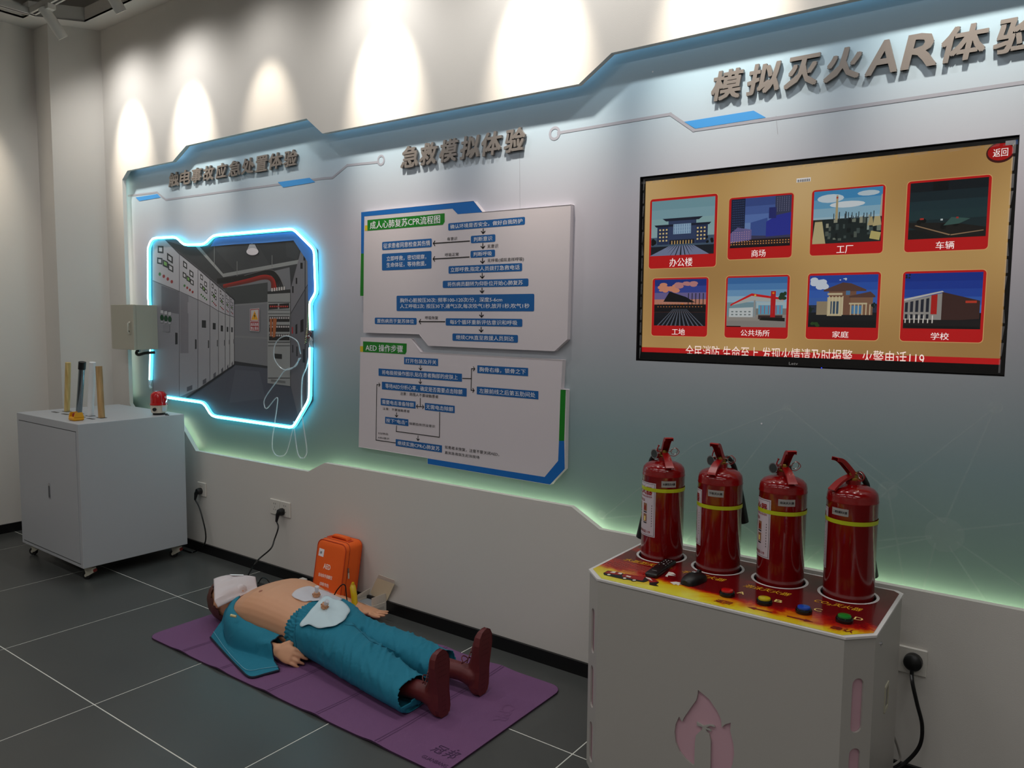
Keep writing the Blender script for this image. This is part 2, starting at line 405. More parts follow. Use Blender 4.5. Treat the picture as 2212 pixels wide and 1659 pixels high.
# pale network lines
nl = MB(); nl2 = MB()
cN = pl([(2040, 1155)])[0]; nl2.flat(circ(*cN, .055), fp, .0008)
for a, b in [((2020, 1175), (1990, 1290)), ((2050, 1180), (2130, 1300)), ((2068, 1172), (2212, 1270)), ((2010, 1158), (1740, 1180)), ((2010, 1162), (1780, 1210)), ((2070, 1145), (2212, 1130)),
             ((1918, 1060), (1955, 1270)), ((1918, 1060), (1740, 1215)), ((1480, 1170), (1650, 1100)), ((1480, 1170), (1690, 900)), ((1700, 880), (1918, 1060)), ((1918, 1060), (2150, 880)),
             ((1555, 1100), (1640, 1160)), ((980, 1005), (1030, 1075)), ((1300, 1120), (1500, 960)), ((1500, 960), (1700, 880)), ((2040, 1130), (2150, 880)), ((1850, 980), (2040, 1130)), ((1300, 1120), (1555, 1100))]:
    nl.line(pl([a, b]), .006, fp, .0006)
for x, y, r in ((1300, 1112, .02), (1480, 1168, .012), (1918, 1060, .03), (1700, 880, .015), (2150, 880, .02), (1555, 1100, .014)):
    q = pl([(x, y)])[0]; nl2.flat(circ(*q, r, 16), fp, .0009)
nl.build('network_line', INK, gp); nl2.build('network_node', INK, gp)
for x, y in ((1410, 155), (1645, 915), (958, 1003)):
    q = pl([(x, y)])[0]; MB().flat(circ(*q, .003, 10), fp, .001).build('screw_cap', PWHITE, gp)
MB().line(pl([(1122, 300), (1128, 1100)]), .0012, fp, .0005).build('panel_joint', GREYL, gp)
MB().line(pl([(1676, 250), (1680, 290)]), .0012, fp, .0005).build('panel_joint', GREYL, gp)

# ------------------------------------------------------------------ raised metal headings
def heading(chars, bl, tr, label, widths=None, x1=None, shear=.16):
    Yh = PY-.014; a, b = onY(*bl, Yh), onY(*tr, Yh)
    xa, xb, za, zb = a.x, (x1 if x1 else b.x), a.z, b.z
    s = empty('heading_sign', (xa, PY, za)); tag(s, label, 'sign'); n = len(chars); cw = (xb-xa)/n; x = xa
    cum = [0]
    for i in range(n): cum.append(cum[-1]+(widths[i] if widths else 1))
    tot = cum[-1]
    for i, ch in enumerate(chars):
        xl = xa+(xb-xa)*cum[i]/tot; xr = xa+(xb-xa)*cum[i+1]/tot; gap = (xr-xl)*.045
        mb = MB(); ctext(mb, ch, xl+gap, za, xr-gap, zb, YP(PY), .003, bold=.04, shear=shear, thick=.012)
        mb.build('letter', DSTEEL, s, fix=False)
    return s
heading('触电事故应急处置体验', (363, 405), (643, 321), 'raised metal lettering 触电事故应急处置体验 at the left end of the panel')
heading('急救模拟体验', (863, 365), (1137, 272), 'raised metal lettering 急救模拟体验 above the white flow chart boards')
heading('模拟灭火AR体验', (1532, 221), (2110, 49), 'raised metal lettering 模拟灭火AR体验 above the television', widths=[1, 1, 1, 1, .8, .85, 1.05, 1.05], x1=onY(2262, 60, PY-.014).x)

# ------------------------------------------------------------------ flow chart boards
BT = .022
def board(name, label, outline, o):
    Yb = PY-BT; z = lambda pts: pln(pts, Yb, 760, o, 500/2212)
    s = empty(name, (*[z([outline[0]])[0][0]], PY, z([outline[0]])[0][1])); tag(s, label, 'sign board')
    MB().prism(z(outline), YP(PY), 0, BT).build('panel', BOARD, s, bevel=.0015)
    return s, z, YP(Yb)
def fbox(s, z, fn, tl, br, lines, mat=None, r=.006, mgx=.035, fh=.62, bold=.007, al=None):
    (x0, z1_), (x1, z0_) = z([tl, br])
    bx = MB().flat(rrect(x0, z0_, x1, z1_, r), fn, .0006).build('flow_box', mat or PBLUE, s)
    mb = MB(); n = len(lines); H = z1_-z0_; mx = (x1-x0)*mgx
    for i, (t, frac) in enumerate(lines):
        cz = z1_-H*(i+.5)/n if n == 1 else z1_-H*(.12+.76*(i+.5)/n)
        hh = H*fh/2 if n == 1 else H*.27/1
        hh = H*fh/2 if n == 1 else H*.145
        ctext(mb, t, x0+mx, cz-hh, x0+mx+(x1-x0-2*mx)*frac, cz+hh, fn, .0012, bold=bold)
    mb.build('lettering', PWHITE, bx, fix=False)
def ftext(s, z, fn, t, tl, br, mat, bold=.008):
    (x0, z1_), (x1, z0_) = z([tl, br]); mb = MB(); ctext(mb, t, x0, z0_, x1, z1_, fn, .0012, bold=bold); mb.build('caption', mat, s, fix=False)
s, z, fn = board('flow_chart_board', 'upper white board with the CPR flow chart and blue corner frame', [(90, 170), (1165, 62), (1250, 168), (2095, 97), (2060, 1385), (1935, 1495), (730, 1443), (645, 1335), (112, 1318), (112, 972), (80, 970)], 420)
MB().flat(z([(90, 170), (1165, 62), (1247, 170), (1012, 188), (962, 135), (120, 210), (115, 565), (88, 565)]), fn, .0005).build('blue_frame', PBLUE2, s)
MB().flat(z([(88, 565), (115, 565), (112, 972), (80, 970)]), fn, .0005).build('green_bar', PGREEN, s)
MB().flat(z([(125, 297), (152, 295), (152, 346), (125, 349)]), fn, .0005).build('yellow_square', PYEL, s)
t = MB().flat(z([(150, 245), (888, 180), (888, 262), (870, 290), (150, 348)]), fn, .0006).build('title_bar', PGREEN, s)
(a0, b1), (a1, b0) = z([(175, 260), (845, 275)]); mb = MB(); ctext(mb, '成人心肺复苏CPR流程图', a0, b0, a1, b1, fn, .0012, bold=.02); mb.build('lettering', PWHITE, t, fix=False)
for tl, br, L in [((922, 277), (1655, 288), [('确认环境是否安全，做好自我防护', 1)]), ((1138, 397), (1372, 452), [('判断意识', 1)]), ((290, 455), (765, 503), [('征求患者同意检查其伤情', 1)]),
                  ((1135, 540), (1369, 595), [('判断呼吸', 1)]), ((288, 568), (762, 708), [('立即呼救，密切观察，', 1), ('生命体征，等待救援。', 1)]), ((925, 686), (1628, 733), [('立即呼救,指定人员拨打急救电话', 1)]),
                  ((870, 826), (1688, 877), [('将伤病员翻转为仰卧位开始心肺复苏', 1)]), ((428, 968), (1743, 1117), [('胸外心脏按压30次: 频率100-120次/分，深度5-6cm', .81), ('人工呼吸2次: 按压30下,通气2次,每次吹气1秒,放开1秒,吹气1秒', 1)]),
                  ((220, 1177), (620, 1245), [('置伤病员于复苏体位', 1)]), ((898, 1183), (1630, 1265), [('每5个循环重新评估意识和呼吸', 1)]), ((962, 1328), (1588, 1418), [('继续CPR直至救援人员到达', 1)])]:
    mg = .12 if '判断' in L[0][0] else (.1 if '立即呼救，' in L[0][0] else (.06 if L[0][0][0] in '置每继将' else .03))
    fbox(s, z, fn, tl, br, L, mgx=mg)
for t, tl, br in (('有意识', (912, 410), (1008, 436)), ('无意识', (1295, 478), (1400, 508)), ('呼吸正常', (892, 562), (1022, 587)), ('无呼吸(或叹息样呼吸)', (1297, 614), (1645, 638)), ('呼吸恢复', (702, 1162), (826, 1195))):
    ftext(s, z, fn, t, tl, br, PBLACK)
for p, q in (((1257, 330), (1255, 375)), ((1253, 470), (1253, 518)), ((1250, 612), (1250, 660)), ((1247, 755), (1247, 803)), ((1245, 897), (1245, 943)), ((1240, 1130), (1240, 1175)), ((1237, 1270), (1237, 1317)),
             ((1125, 445), (778, 468)), ((1122, 598), (776, 617)), ((890, 1216), (643, 1215))):
    MB().arrow(*z([p, q]), .0045, fn, .001).build('arrow', PBLACK, s)
s, z, fn = board('defibrillator_steps_board', 'lower white board with the AED steps and a blue and green lower right frame', [(85, 40), (560, 52), (660, 180), (2015, 255), (2000, 535), (2052, 540), (2038, 1297), (1895, 1447), (725, 1247), (725, 1190), (68, 1085)], 720)
MB().flat(z([(725, 1195), (1843, 1373), (1972, 1218), (1980, 1028), (2030, 1028), (2035, 1295), (1895, 1445), (725, 1247)]), fn, .0005).build('blue_frame', PBLUE2, s)
MB().flat(z([(1995, 540), (2045, 540), (2030, 1028), (1980, 1028)]), fn, .0005).build('green_bar', PGREEN, s)
MB().flat(z([(80, 122), (108, 123), (108, 178), (80, 176)]), fn, .0005).build('yellow_square', PYEL, s)
t = MB().flat(z([(108, 77), (525, 98), (523, 178), (510, 200), (108, 178)]), fn, .0006).build('title_bar', PGREEN, s)
(a0, b1), (a1, b0) = z([(132, 102), (490, 185)]); mb = MB(); ctext(mb, 'AED 操作步骤', a0, b0, a1, b1, fn, .0012, bold=.02); mb.build('lettering', PWHITE, t, fix=False)
for tl, br, L in [((500, 227), (825, 313), '打开包装及开关'), ((256, 335), (1053, 463), '将电极按操作图示,贴在患者胸部的皮肤上'), ((288, 462), (1098, 605), '等待AED分析心率，确定是否需要点击除颤'),
                  ((277, 620), (610, 720), '需要电击准备除颤'), ((698, 665), (984, 763), '无需电击除颤'), ((319, 797), (541, 888), '按下“电击”'), ((420, 1010), (862, 1140), '继续实施CPR心肺复苏'),
                  ((1200, 305), (1685, 410), '胸骨右缘，锁骨之下'), ((1195, 508), (1783, 632), '左腋前线之后第五肋间处')]:
    fbox(s, z, fn, tl, br, [(L, 1)], r=.001, mgx=.045)
for t, tl, br in (('注意：周围人不要接触患者', (463, 558), (828, 622)), ('注意：不要接触患者', (297, 706), (553, 758)), ('除颤后依然没意识', (552, 848), (797, 903)), ('2分钟后', (252, 942), (350, 976)), ('AED提示', (250, 984), (360, 1018)),
                  ('如患者未恢复，注意不要关闭AED，', (890, 1070), (1410, 1176)), ('直到急救医生赶到现场', (890, 1124), (1220, 1200))):
    ftext(s, z, fn, t, tl, br, PBLACK, .006)
for p, q in (((657, 310), (657, 352)), ((655, 437), (655, 482)), ((650, 701), (617, 697)), ((660, 701), (690, 703)), ((428, 760), (428, 800)), ((634, 980), (632, 1025)), ((1145, 338), (1178, 340)), ((1140, 543), (1172, 545)), ((240, 490), (272, 492))):
    MB().arrow(*z([p, q]), .0038, fn, .001).build('arrow', PBLACK, s)
for pts in ([(655, 622), (655, 700)], [(1060, 430), (1142, 433)], [(1145, 338), (1140, 543)], [(428, 883), (425, 937), (838, 993), (841, 755)], [(418, 1047), (232, 1020), (240, 490)]):
    MB().line(z(pts), .0038, fn, .001).build('connector_line', PBLACK, s)

# ------------------------------------------------------------------ television
TVY = PY+.012
tv = empty('television', ((TVx0+TVx1)/2, PY+.05, TVz0)); tag(tv, 'large flat screen television showing eight picture buttons on a gold background', 'television')
bz = .012
MB().prism([(TVx0+.004, TVz0+.004), (TVx1-.002, TVz0+.004), (TVx1-.002, TVz1-.004), (TVx0+.004, TVz1-.004)], YP(TVY), -.05, .0, [[(TVx0+.016, TVz0+.034), (TVx1-.014, TVz0+.034), (TVx1-.014, TVz1-.016), (TVx0+.016, TVz1-.016)]]).build('bezel', M('tv_bezel', (10, 10, 12), .2), tv)
struct(MB().prism([(TVx0-.001, TVz0-.001), (TVx1+.001, TVz0-.001), (TVx1+.001, TVz1+.001), (TVx0-.001, TVz1+.001)], YP(PY), -.06, -.0005, [[(TVx0+.001, TVz0+.001), (TVx1-.001, TVz0+.001), (TVx1-.001, TVz1-.001), (TVx0+.001, TVz1-.001)]]).build('trim_3', M('tv_recess', (30, 30, 34), .6)))
GOLD = screen('screen_gold', (190, 150, 92), .62)
nt, g, s_ = posnodes(GOLD)
tx = nt.nodes.new('ShaderNodeTexNoise'); tx.inputs['Scale'].default_value = 2.0; tx.inputs['Detail'].default_value = 0
nt.links.new(g.outputs['Position'], tx.inputs['Vector'])
rp = ramp(nt, tx.outputs['Fac'], [(.3, (168, 128, 74)), (.52, (200, 160, 98)), (.7, (215, 180, 125))]); nt.links.new(rp.outputs[0], nt.nodes['Principled BSDF'].inputs['Emission Color'])
SY = TVY+.006; fs = YP(SY)
scr = MB().flat([(TVx0+.012, TVz0+.02), (TVx1-.01, TVz0+.02), (TVx1-.01, TVz1-.012), (TVx0+.012, TVz1-.012)], fs, 0).build('screen', GOLD, tv)
sc_cache = {}
def SM(c, es=.6):
    k = (c, es)
    if k not in sc_cache: sc_cache[k] = screen('screen_colour', c, es)
    return sc_cache[k]
zt = lambda pts: pln(pts, SY, 1360, 280, 852/2212)
def R2(tl, br):
    (x0, zz1), (x1, zz0) = zt([tl, br]); return x0, zz0, x1, zz1
def pic(tl, br, shapes, parent, bg):
    """one picture: background stripes then polygons in unit coords; each colour is one flat layer"""
    x0, y0, x1, y1 = R2(tl, br); fn = lambda a, b, d: Vector((x0+(x1-x0)*a, SY-d, y0+(y1-y0)*b))
    n = len(bg)
    for i, c in enumerate(bg):
        MB().flat([(0, 1-(i+1)/n), (1, 1-(i+1)/n), (1, 1-i/n), (0, 1-i/n)], fn, .0012).build('picture_band', SM(c), parent)
    d = .0014; by = {}
    for c, pts in shapes:
        if c not in by: by[c] = []
        by[c].append((pts, d)); d += .00001
    for c, L in by.items():
        mb = MB()
        for pts, dd in L:
            mb.flat(pts, fn, dd)
            if len(L) <= 5: mb.build('picture_shape', SM(c), parent); mb = MB()
        if len(L) > 5: mb.build('picture_shape', SM(c), parent)['kind'] = 'stuff'
def rc(a, b, c, d): return [(a, b), (c, b), (c, d), (a, d)]
REDS = (196, 22, 24)
def tile(tl, br, ptl, pbr, txt, ttl, tbr, bg, shapes):
    x0, y0, x1, y1 = R2(tl, br)
    o = MB().flat(rrect(x0-.002, y0-.002, x1+.002, y1+.002, .012), fs, .0004).build('menu_button', SM((224, 170, 110)), tv)
    MB().flat(rrect(x0, y0, x1, y1, .011), fs, .0007).build('button_frame', SM(REDS), o)
    pic(ptl, pbr, shapes, o, bg)
    a0, b0, a1, b1 = R2(ttl, tbr); mb = MB(); ctext(mb, txt, a0, b0, a1, b1, fs, .0016, bold=.015); mb.build('lettering', SM((250, 235, 230), .8), o, fix=False)
def wins(x0, y0, x1, y1, nx, ny, c, fx=.6, fy=.6):
    L = []
    for i in range(nx):
        for j in range(ny):
            a = x0+(x1-x0)*(i+.5-fx/2)/nx; b = y0+(y1-y0)*(j+.5-fy/2)/ny; L.append((c, rc(a, b, a+(x1-x0)*fx/nx, b+(y1-y0)*fy/ny)))
    return L
def blob(cx, cy, r, n, c, sx=1.6):
    L = []
    for _ in range(n):
        a = random.uniform(-1, 1); b = random.uniform(-1, 1); q = random.uniform(.3, .7)*r
        x, y = min(max(cx+a*r*sx, q*sx*.8), 1-q*sx*.8), min(max(cy+b*r*.6, q*.8), 1-q*.8)
        L.append((c, circ(x, y, q*sx*.7, 9, q*.7)))
    return L
night = (30, 36, 52)
tile((117, 393), (483, 768), (127, 405), (472, 695), '办公楼', (225, 722), (353, 765), [(120, 160, 170), (130, 168, 178), (140, 176, 178), (146, 176, 180), (70, 90, 110), (24, 30, 40)],
     [((38, 52, 84), rc(.1, .2, .9, .52)), ((52, 66, 100), rc(.28, .2, .72, .62)), ((28, 34, 52), [(.08, .52), (.92, .52), (.95, .56), (.05, .56)]), ((28, 34, 52), [(.24, .62), (.76, .62), (.82, .67), (.18, .67)]),
      ((150, 180, 205), rc(.36, .38, .64, .56)), ((30, 34, 48), rc(.3, .2, .7, .28))]+wins(.36, .38, .64, .56, 8, 3, (90, 120, 160), .25, .8)+wins(.12, .24, .28, .5, 3, 4, (226, 200, 140), .5, .45)+wins(.72, .24, .88, .5, 3, 4, (226, 200, 140), .5, .45)
     +wins(.32, .19, .68, .27, 8, 1, (220, 180, 110), .3, .8)+[((120, 130, 160), [(.5+.46*k/6-.03*abs(k)/3, 0), (.5+.46*k/6+.05, 0), (.5+.2*k/6+.02, .17), (.5+.2*k/6, .17)]) for k in range(-6, 6)]+blob(.05, .26, .09, 7, (14, 18, 20), .7)+blob(.95, .26, .09, 7, (14, 18, 20), .7))
tile((560, 385), (908, 716), (573, 393), (900, 650), '商场', (684, 675), (763, 712), [(58, 78, 140), (72, 96, 160), (90, 118, 180), (110, 138, 190), (60, 60, 90), (40, 30, 34)],
     [((26, 34, 62), rc(.0, .3, .24, 1)), ((60, 64, 90), rc(.74, .3, 1, 1)), ((60, 84, 150), [(.34, .24), (.62, .22), (.62, .58), (.34, .5)]), ((44, 52, 150), [(.6, .2), (1, .22), (1, .66), (.78, .62), (.6, .5)]), ((40, 46, 110), rc(.64, .56, .76, .78)),
      ((110, 100, 150), [(.0, .1), (.36, .16), (.36, .36), (.12, .42), (0, .3)])]+wins(.02, .32, .23, .98, 7, 14, (60, 80, 120), .5, .4)+wins(.02, .12, .34, .34, 8, 5, (190, 150, 170), .3, .4)+wins(0, .0, 1, .14, 22, 3, (236, 160, 90), .4, .4)+wins(.76, .68, .98, .98, 6, 8, (130, 130, 160), .2, .6)+[((16, 12, 20), rc(0, 0, 1, .035))])
fac = [((200, 214, 222), circ(.25, .85, .2, 14, .08)), ((214, 222, 226), circ(.5, .72, .26, 14, .06)), ((190, 206, 214), circ(.8, .9, .16, 12, .05)), ((30, 40, 40), rc(0, 0, 1, .46))]
random.seed(3)
for k in range(46):
    a = random.uniform(.02, .95); b = random.uniform(.04, .4); ww = random.uniform(.015, .06); hh = random.uniform(.03, .12)
    fac.append((random.choice([(66, 78, 76), (120, 126, 112), (20, 26, 28), (150, 150, 130), (84, 92, 84)]), rc(a, b, min(a+ww, 1), b+hh)))
for k in range(26):
    a = random.uniform(.3, .98); hh = random.uniform(.02, .13); fac.append(((54, 66, 72), rc(a, .44, min(a+.012, 1), .46+hh)))
fac += [((190, 176, 130), [(.0, 0), (.0, .08), (.03, .42), (.14, .42), (.17, .2), (.2, 0)]), ((60, 56, 44), [(.03, .42), (.14, .42), (.14, .46), (.03, .46)]), ((176, 160, 120), [(.33, .44), (.37, .44), (.365, .9), (.338, .9)]), ((180, 60, 40), rc(.337, .84, .366, .87)), ((150, 160, 150), rc(.8, .22, .83, .44)),
        ((176, 160, 116), [(.8, .3), (.84, .46), (.87, .46), (.89, .3)]), ((186, 170, 124), [(.88, .28), (.9, .46), (.98, .46), (1, .3)]), ((190, 176, 110), [(.84, .06), (.98, .02), (1, .16), (.86, .2)]), ((180, 170, 150), [(.97, .46), (1, .46), (1, .86), (.985, .86)])]
tile((1025, 342), (1418, 692), (1037, 350), (1408, 625), '工厂', (1162, 652), (1253, 692), [(66, 140, 190), (100, 160, 196), (140, 180, 200), (160, 190, 204), (90, 110, 110), (40, 52, 50)], fac)
tile((1560, 293), (2008, 670), (1577, 303), (1997, 597), '车辆', (1718, 628), (1820, 668), [(18, 26, 32), (24, 40, 46), (30, 52, 58), (32, 56, 60), (28, 44, 48), (22, 24, 24)],
     [((30, 28, 26), [(0, .22), (.5, 0), (1, 0), (1, .16), (.6, .26), (0, .3)]), ((150, 120, 90), [(.08, .24), (.1, .25), (.56, .06), (.54, .045)]), ((150, 120, 90), [(.56, .04), (.97, .1), (.97, .115), (.56, .06)]), ((12, 14, 14), circ(.14, .3, .035, 12, .045)), ((12, 14, 14), circ(.2, .32, .035, 12, .04)), ((180, 50, 40), rc(.15, .34, .2, .37)), ((12, 14, 14), circ(.46, .2, .04, 12, .05)), ((12, 14, 14), circ(.62, .24, .04, 12, .05)), ((60, 90, 84), [(.46, .22), (.66, .24), (.8, .32), (.56, .36)]), ((160, 50, 44), rc(.62, .33, .65, .36)), ((200, 210, 210), rc(.42, .31, .45, .34)), ((12, 16, 20), rc(.3, .84, .5, 1))])
tile((130, 835), (434, 1162), (143, 843), (425, 1102), '工地', (238, 1115), (310, 1152), [(30, 52, 130), (54, 70, 150), (110, 100, 150), (190, 130, 110), (60, 36, 30), (20, 22, 30), (14, 18, 26)],
     blob(.25, .82, .12, 14, (214, 140, 110), 1.8)+blob(.6, .9, .1, 9, (190, 130, 130), 1.8)+[((14, 14, 20), [(.18, .52), (.3, .74), (.62, .62), (.8, .5)]), ((236, 130, 50), circ(.55, .45, .05, 12, .03)), ((16, 16, 22), rc(0, .3, 1, .46))]
     +[((90, 96, 110), [(.5+.7*k/8-.0, 0), (.5+.7*k/8+.03, 0), (.5+.2*k/8+.01, .36), (.5+.2*k/8, .36)]) for k in range(-5, 6)]+[((20, 22, 28), rc(.66+.07*k, .45, .675+.07*k, .7)) for k in range(5)]+wins(.05, .38, .95, .5, 16, 2, (180, 110, 60), .4, .3))
tile((543, 823), (886, 1174), (552, 832), (876, 1110), '公共场所', (624, 1122), (785, 1160), [(58, 110, 170), (80, 130, 184), (110, 156, 196), (150, 184, 206), (170, 190, 196), (130, 126, 120), (150, 144, 136), (140, 134, 128)],
     [((120, 150, 160), rc(.0, .22, .5, .5)), ((200, 206, 206), [(.04, .2), (.45, .2), (.45, .4), (.04, .38)]), ((206, 24, 28), [(.06, .46), (.42, .68), (.95, .58), (.95, .54), (.42, .63), (.06, .42)]), ((176, 180, 176), [(.08, .44), (.42, .63), (.95, .54), (.95, .5), (.42, .52)]), ((150, 150, 148), rc(.46, .18, .49, .54)), ((96, 160, 190), rc(.54, .26, .94, .44)), ((60, 44, 44), rc(.54, .16, .94, .24)),
      ((186, 20, 26), rc(.74, .2, .82, .72)), ((230, 140, 30), circ(.78, .68, .02, 10)), ((220, 190, 60), circ(.48, .64, .018, 10)), ((28, 26, 24), [(.56, .14), (.98, .12), (.98, .19), (.6, .2)]), ((16, 18, 18), rc(.0, .0, .25, .02))]+blob(.92, .62, .1, 9, (34, 60, 34), .8)+wins(.06, .22, .43, .34, 5, 2, (110, 120, 120), .5, .4)+wins(.55, .26, .93, .44, 6, 1, (190, 60, 50), .15, .9))
tile((1002, 808), (1392, 1183), (1012, 820), (1382, 1112), '家庭', (1138, 1130), (1228, 1168), [(34, 70, 160), (44, 84, 172), (54, 96, 180), (60, 100, 176), (40, 50, 70), (24, 26, 30), (18, 20, 22)],
     blob(.12, .85, .12, 10, (206, 214, 226), 1.2)+blob(.5, .92, .04, 5, (200, 210, 226), 1.2)+[((150, 134, 108), rc(.12, .24, .34, .5)), ((120, 84, 66), rc(.3, .24, .7, .72)), ((196, 180, 144), rc(.28, .22, .5, .58)), ((90, 62, 54), [(.22, .72), (.5, .86), (.62, .84), (.84, .72), (.84, .69), (.22, .69)]), ((90, 62, 54), [(.6, .6), (.9, .68), (.97, .6), (.97, .57), (.6, .57)]), ((130, 96, 74), rc(.62, .24, .94, .57)),
      ((200, 184, 150), rc(.28, .62, .5, .66)), ((200, 186, 150), rc(.6, .44, .86, .47)), ((80, 130, 170), rc(.64, .26, .78, .42)), ((80, 120, 160), rc(.55, .62, .61, .7)), ((60, 80, 100), rc(.33, .26, .45, .5))]+[((210, 196, 160), rc(.3+.05*k, .24, .315+.05*k, .6)) for k in range(5)]+[((206, 190, 156), rc(.62+.055*k, .24, .635+.055*k, .44)) for k in range(6)]+blob(.04, .36, .08, 8, (24, 40, 26), .7)+blob(.1, .06, .06, 8, (40, 70, 30), 1.2)+blob(.97, .42, .07, 6, (24, 36, 24), .6))
tile((1535, 797), (1978, 1195), (1548, 808), (1966, 1120), '学校', (1690, 1138), (1790, 1180), [(22, 50, 140), (28, 58, 150), (36, 70, 160), (50, 92, 176), (70, 116, 186), (20, 22, 26), (14, 16, 18)],
     [((64, 40, 36), [(.5, .14), (.5, .66), (.98, .5), (.98, .18)]), ((196, 192, 184), [(.0, .54), (.5, .68), (.52, .66), (.0, .5)]), ((150, 146, 140), [(0, .14), (0, .5), (.5, .64), (.5, .14)]), ((176, 30, 26), [(.36, .26), (.36, .6), (.44, .62), (.44, .26)]), ((30, 26, 28), [(0, .06), (1, .04), (1, .16), (0, .16)]), ((190, 60, 40), rc(.8, .46, .94, .5))]
     +[((36, 40, 52), [(.015+.07*k, .3), (.055+.07*k, .3), (.055+.07*k, .48+.018*k), (.015+.07*k, .47+.018*k)]) for k in range(5)]+[((220, 214, 204), rc(.02+.06*k, .1, .035+.06*k, .24)) for k in range(7)]+[((30, 34, 44), rc(.02+.07*k, .18, .055+.07*k, .26)) for k in range(5)]+blob(.03, .95, .05, 5, (14, 30, 20), .8))
x0, y0, x1, y1 = R2((58, 1222), (2072, 1338))
rb = MB().flat([(TVx0+.012, TVz0+.02), (TVx1-.01, TVz0+.02), (TVx1-.01, y1+.002), (TVx0+.012, y1+.002)], fs, .0006).build('red_ticker', SM((200, 24, 26)), tv)
mb = MB(); a0, b1 = zt([(315, 1237)])[0]; a1 = zt([(1652, 1300)])[0][0]; ctext(mb, '全民消防 生命至上 发现火情请及时报警   火警电话119', a0, TVz0+.018, a1, TVz0+.066, fs, .0012, bold=.002); mb.build('lettering', SM((250, 225, 215), .85), rb, fix=False)
cx, cz = zt([(2080, 128)])[0]; bt = MB().flat(circ(cx, cz, .036, 30, .030), fs, .0008).build('back_button', SM((70, 24, 20)), tv)
MB().flat(circ(cx, cz+.002, .032, 30, .025), fs, .0010).build('button_face', SM((176, 20, 20)), bt)
a0, b0, a1, b1 = R2((2040, 110), (2122, 147)); mb = MB(); ctext(mb, '返回', a0, b0, a1, b1, fs, .0014, bold=.012); mb.build('lettering', SM((250, 240, 235), .8), bt, fix=False)
a0, b0, a1, b1 = R2((937, 275), (1016, 290)); sk = MB().flat(rc(a0, b0, a1, b1), fs, .0012).build('barcode_sticker', PWHITE, tv)
mb = MB()
for k in range(14): mb.flat(rc(a0+(a1-a0)*(.05+.065*k), b0+.001, a0+(a1-a0)*(.05+.065*k+.03*(1+k % 2)/1.5), b1-.004), fs, .0015)
mb.build('barcode', PBLACK, sk)
a0, b0, a1, b1 = R2((2110, 66), (2178, 84)); sk = MB().flat(rc(a0, b0, a1, b1), YP(TVY), .0006).build('energy_sticker', PWHITE, tv); MB().flat(rc(a1-.006, b0, a1, b1), YP(TVY), .001).build('sticker_stripe', PBLUE2, sk)
a0, b0, a1, b1 = R2((897, 1303), (947, 1320)); mb = MB(); ctext(mb, 'Letv', a0, b0, a1, b1, YP(TVY), .0008); mb.build('maker_lettering', M('bezel_ink', (180, 180, 180), .4), tv, fix=False)
q = zt([(1080, 1337)])[0]; MB().flat(circ(*q, .002, 10), YP(TVY), .001).build('standby_light', M('standby_led', (20, 40, 255), .4, emit=(40, 60, 255), es=3), tv)
# loose protective film round the screen edge
fl = MB(); random.seed(5)
for k in range(26):
    t = k/25; xx = TVx0+.018+(TVx1-TVx0-.04)*t; fl.add([(xx-.018, TVY-.0035, TVz1-.018+random.uniform(-.004, .004)), (xx+.02, TVY-.006, TVz1-.016), (xx+.02, TVY-.002, TVz1-.024), (xx-.018, TVY-.001, TVz1-.026)], [(0, 1, 2, 3)])
for k in range(14):
    t = k/13; zz = TVz0+.03+(TVz1-TVz0-.06)*t
    for xx in (TVx0+.013, TVx1-.013): fl.add([(xx-.004, TVY-.003, zz-.02), (xx+random.uniform(0, .006), TVY-.006, zz-.02), (xx+random.uniform(0, .006), TVY-.006, zz+.02), (xx-.004, TVY-.002, zz+.02)], [(0, 1, 2, 3)])
fl.build('protective_film', M('clear_film', (230, 230, 235), .15, alpha=.16), tv, fix=False)

# ------------------------------------------------------------------ electrical room picture with neon frame
PH = PY-.012; fq = YP(PH)
zp = lambda pts: pln(pts, PH, 300, 470, 420/1290)
pp = empty('photo_board', (zp([(92, 1120)])[0][0], PY, zp([(92, 1120)])[0][1])); tag(pp, 'cut-out board printed with a picture of a switchgear room inside the neon outline', 'picture board')
OUTL = [(80, 175), (105, 146), (265, 138), (305, 185), (455, 184), (508, 127), (1040, 84), (1178, 215), (1182, 505), (1146, 560), (1146, 1215), (1040, 1385), (500, 1310), (448, 1225), (90, 1185), (96, 880), (80, 530)]
MB().prism(zp(OUTL), YP(PY), 0, .012).build('picture_panel', M('p_grey', (96, 94, 100), .45), pp)
pm = {}
def PMt(c):
    if c not in pm: pm[c] = M('picture_ink', c, .45)
    return pm[c]
class Pic:
    d = .0004
def pp_(name, c, *polys, clip=None):
    mb = MB()
    for q in polys:
        Pic.d += .000012; mb.flat(zp(q), fq, Pic.d)
        if len(polys) <= 6: o = mb.build(name, PMt(c), pp); mb = MB()
    if len(polys) > 6: o = mb.build(name, PMt(c), pp); o['kind'] = 'stuff'
    return o
pp_('printed_ceiling', (58, 60, 64), [(170, 150), (300, 190), (460, 190), (510, 150), (1040, 120), (1078, 200), (1010, 460), (860, 480), (640, 540), (430, 360)])
pp_('printed_ceiling_panel', (66, 68, 72), [(480, 180), (770, 150), (880, 330), (660, 380)], [(975, 150), (1040, 130), (1070, 210), (1050, 280), (980, 260)])
pp_('printed_back_wall', (122, 123, 128), [(560, 480), (700, 400), (1000, 330), (1010, 480), (855, 500), (855, 990), (635, 965), (635, 560)])
pp_('printed_wall_rib', (66, 70, 72), [(560, 470), (855, 430), (855, 560), (635, 575)])
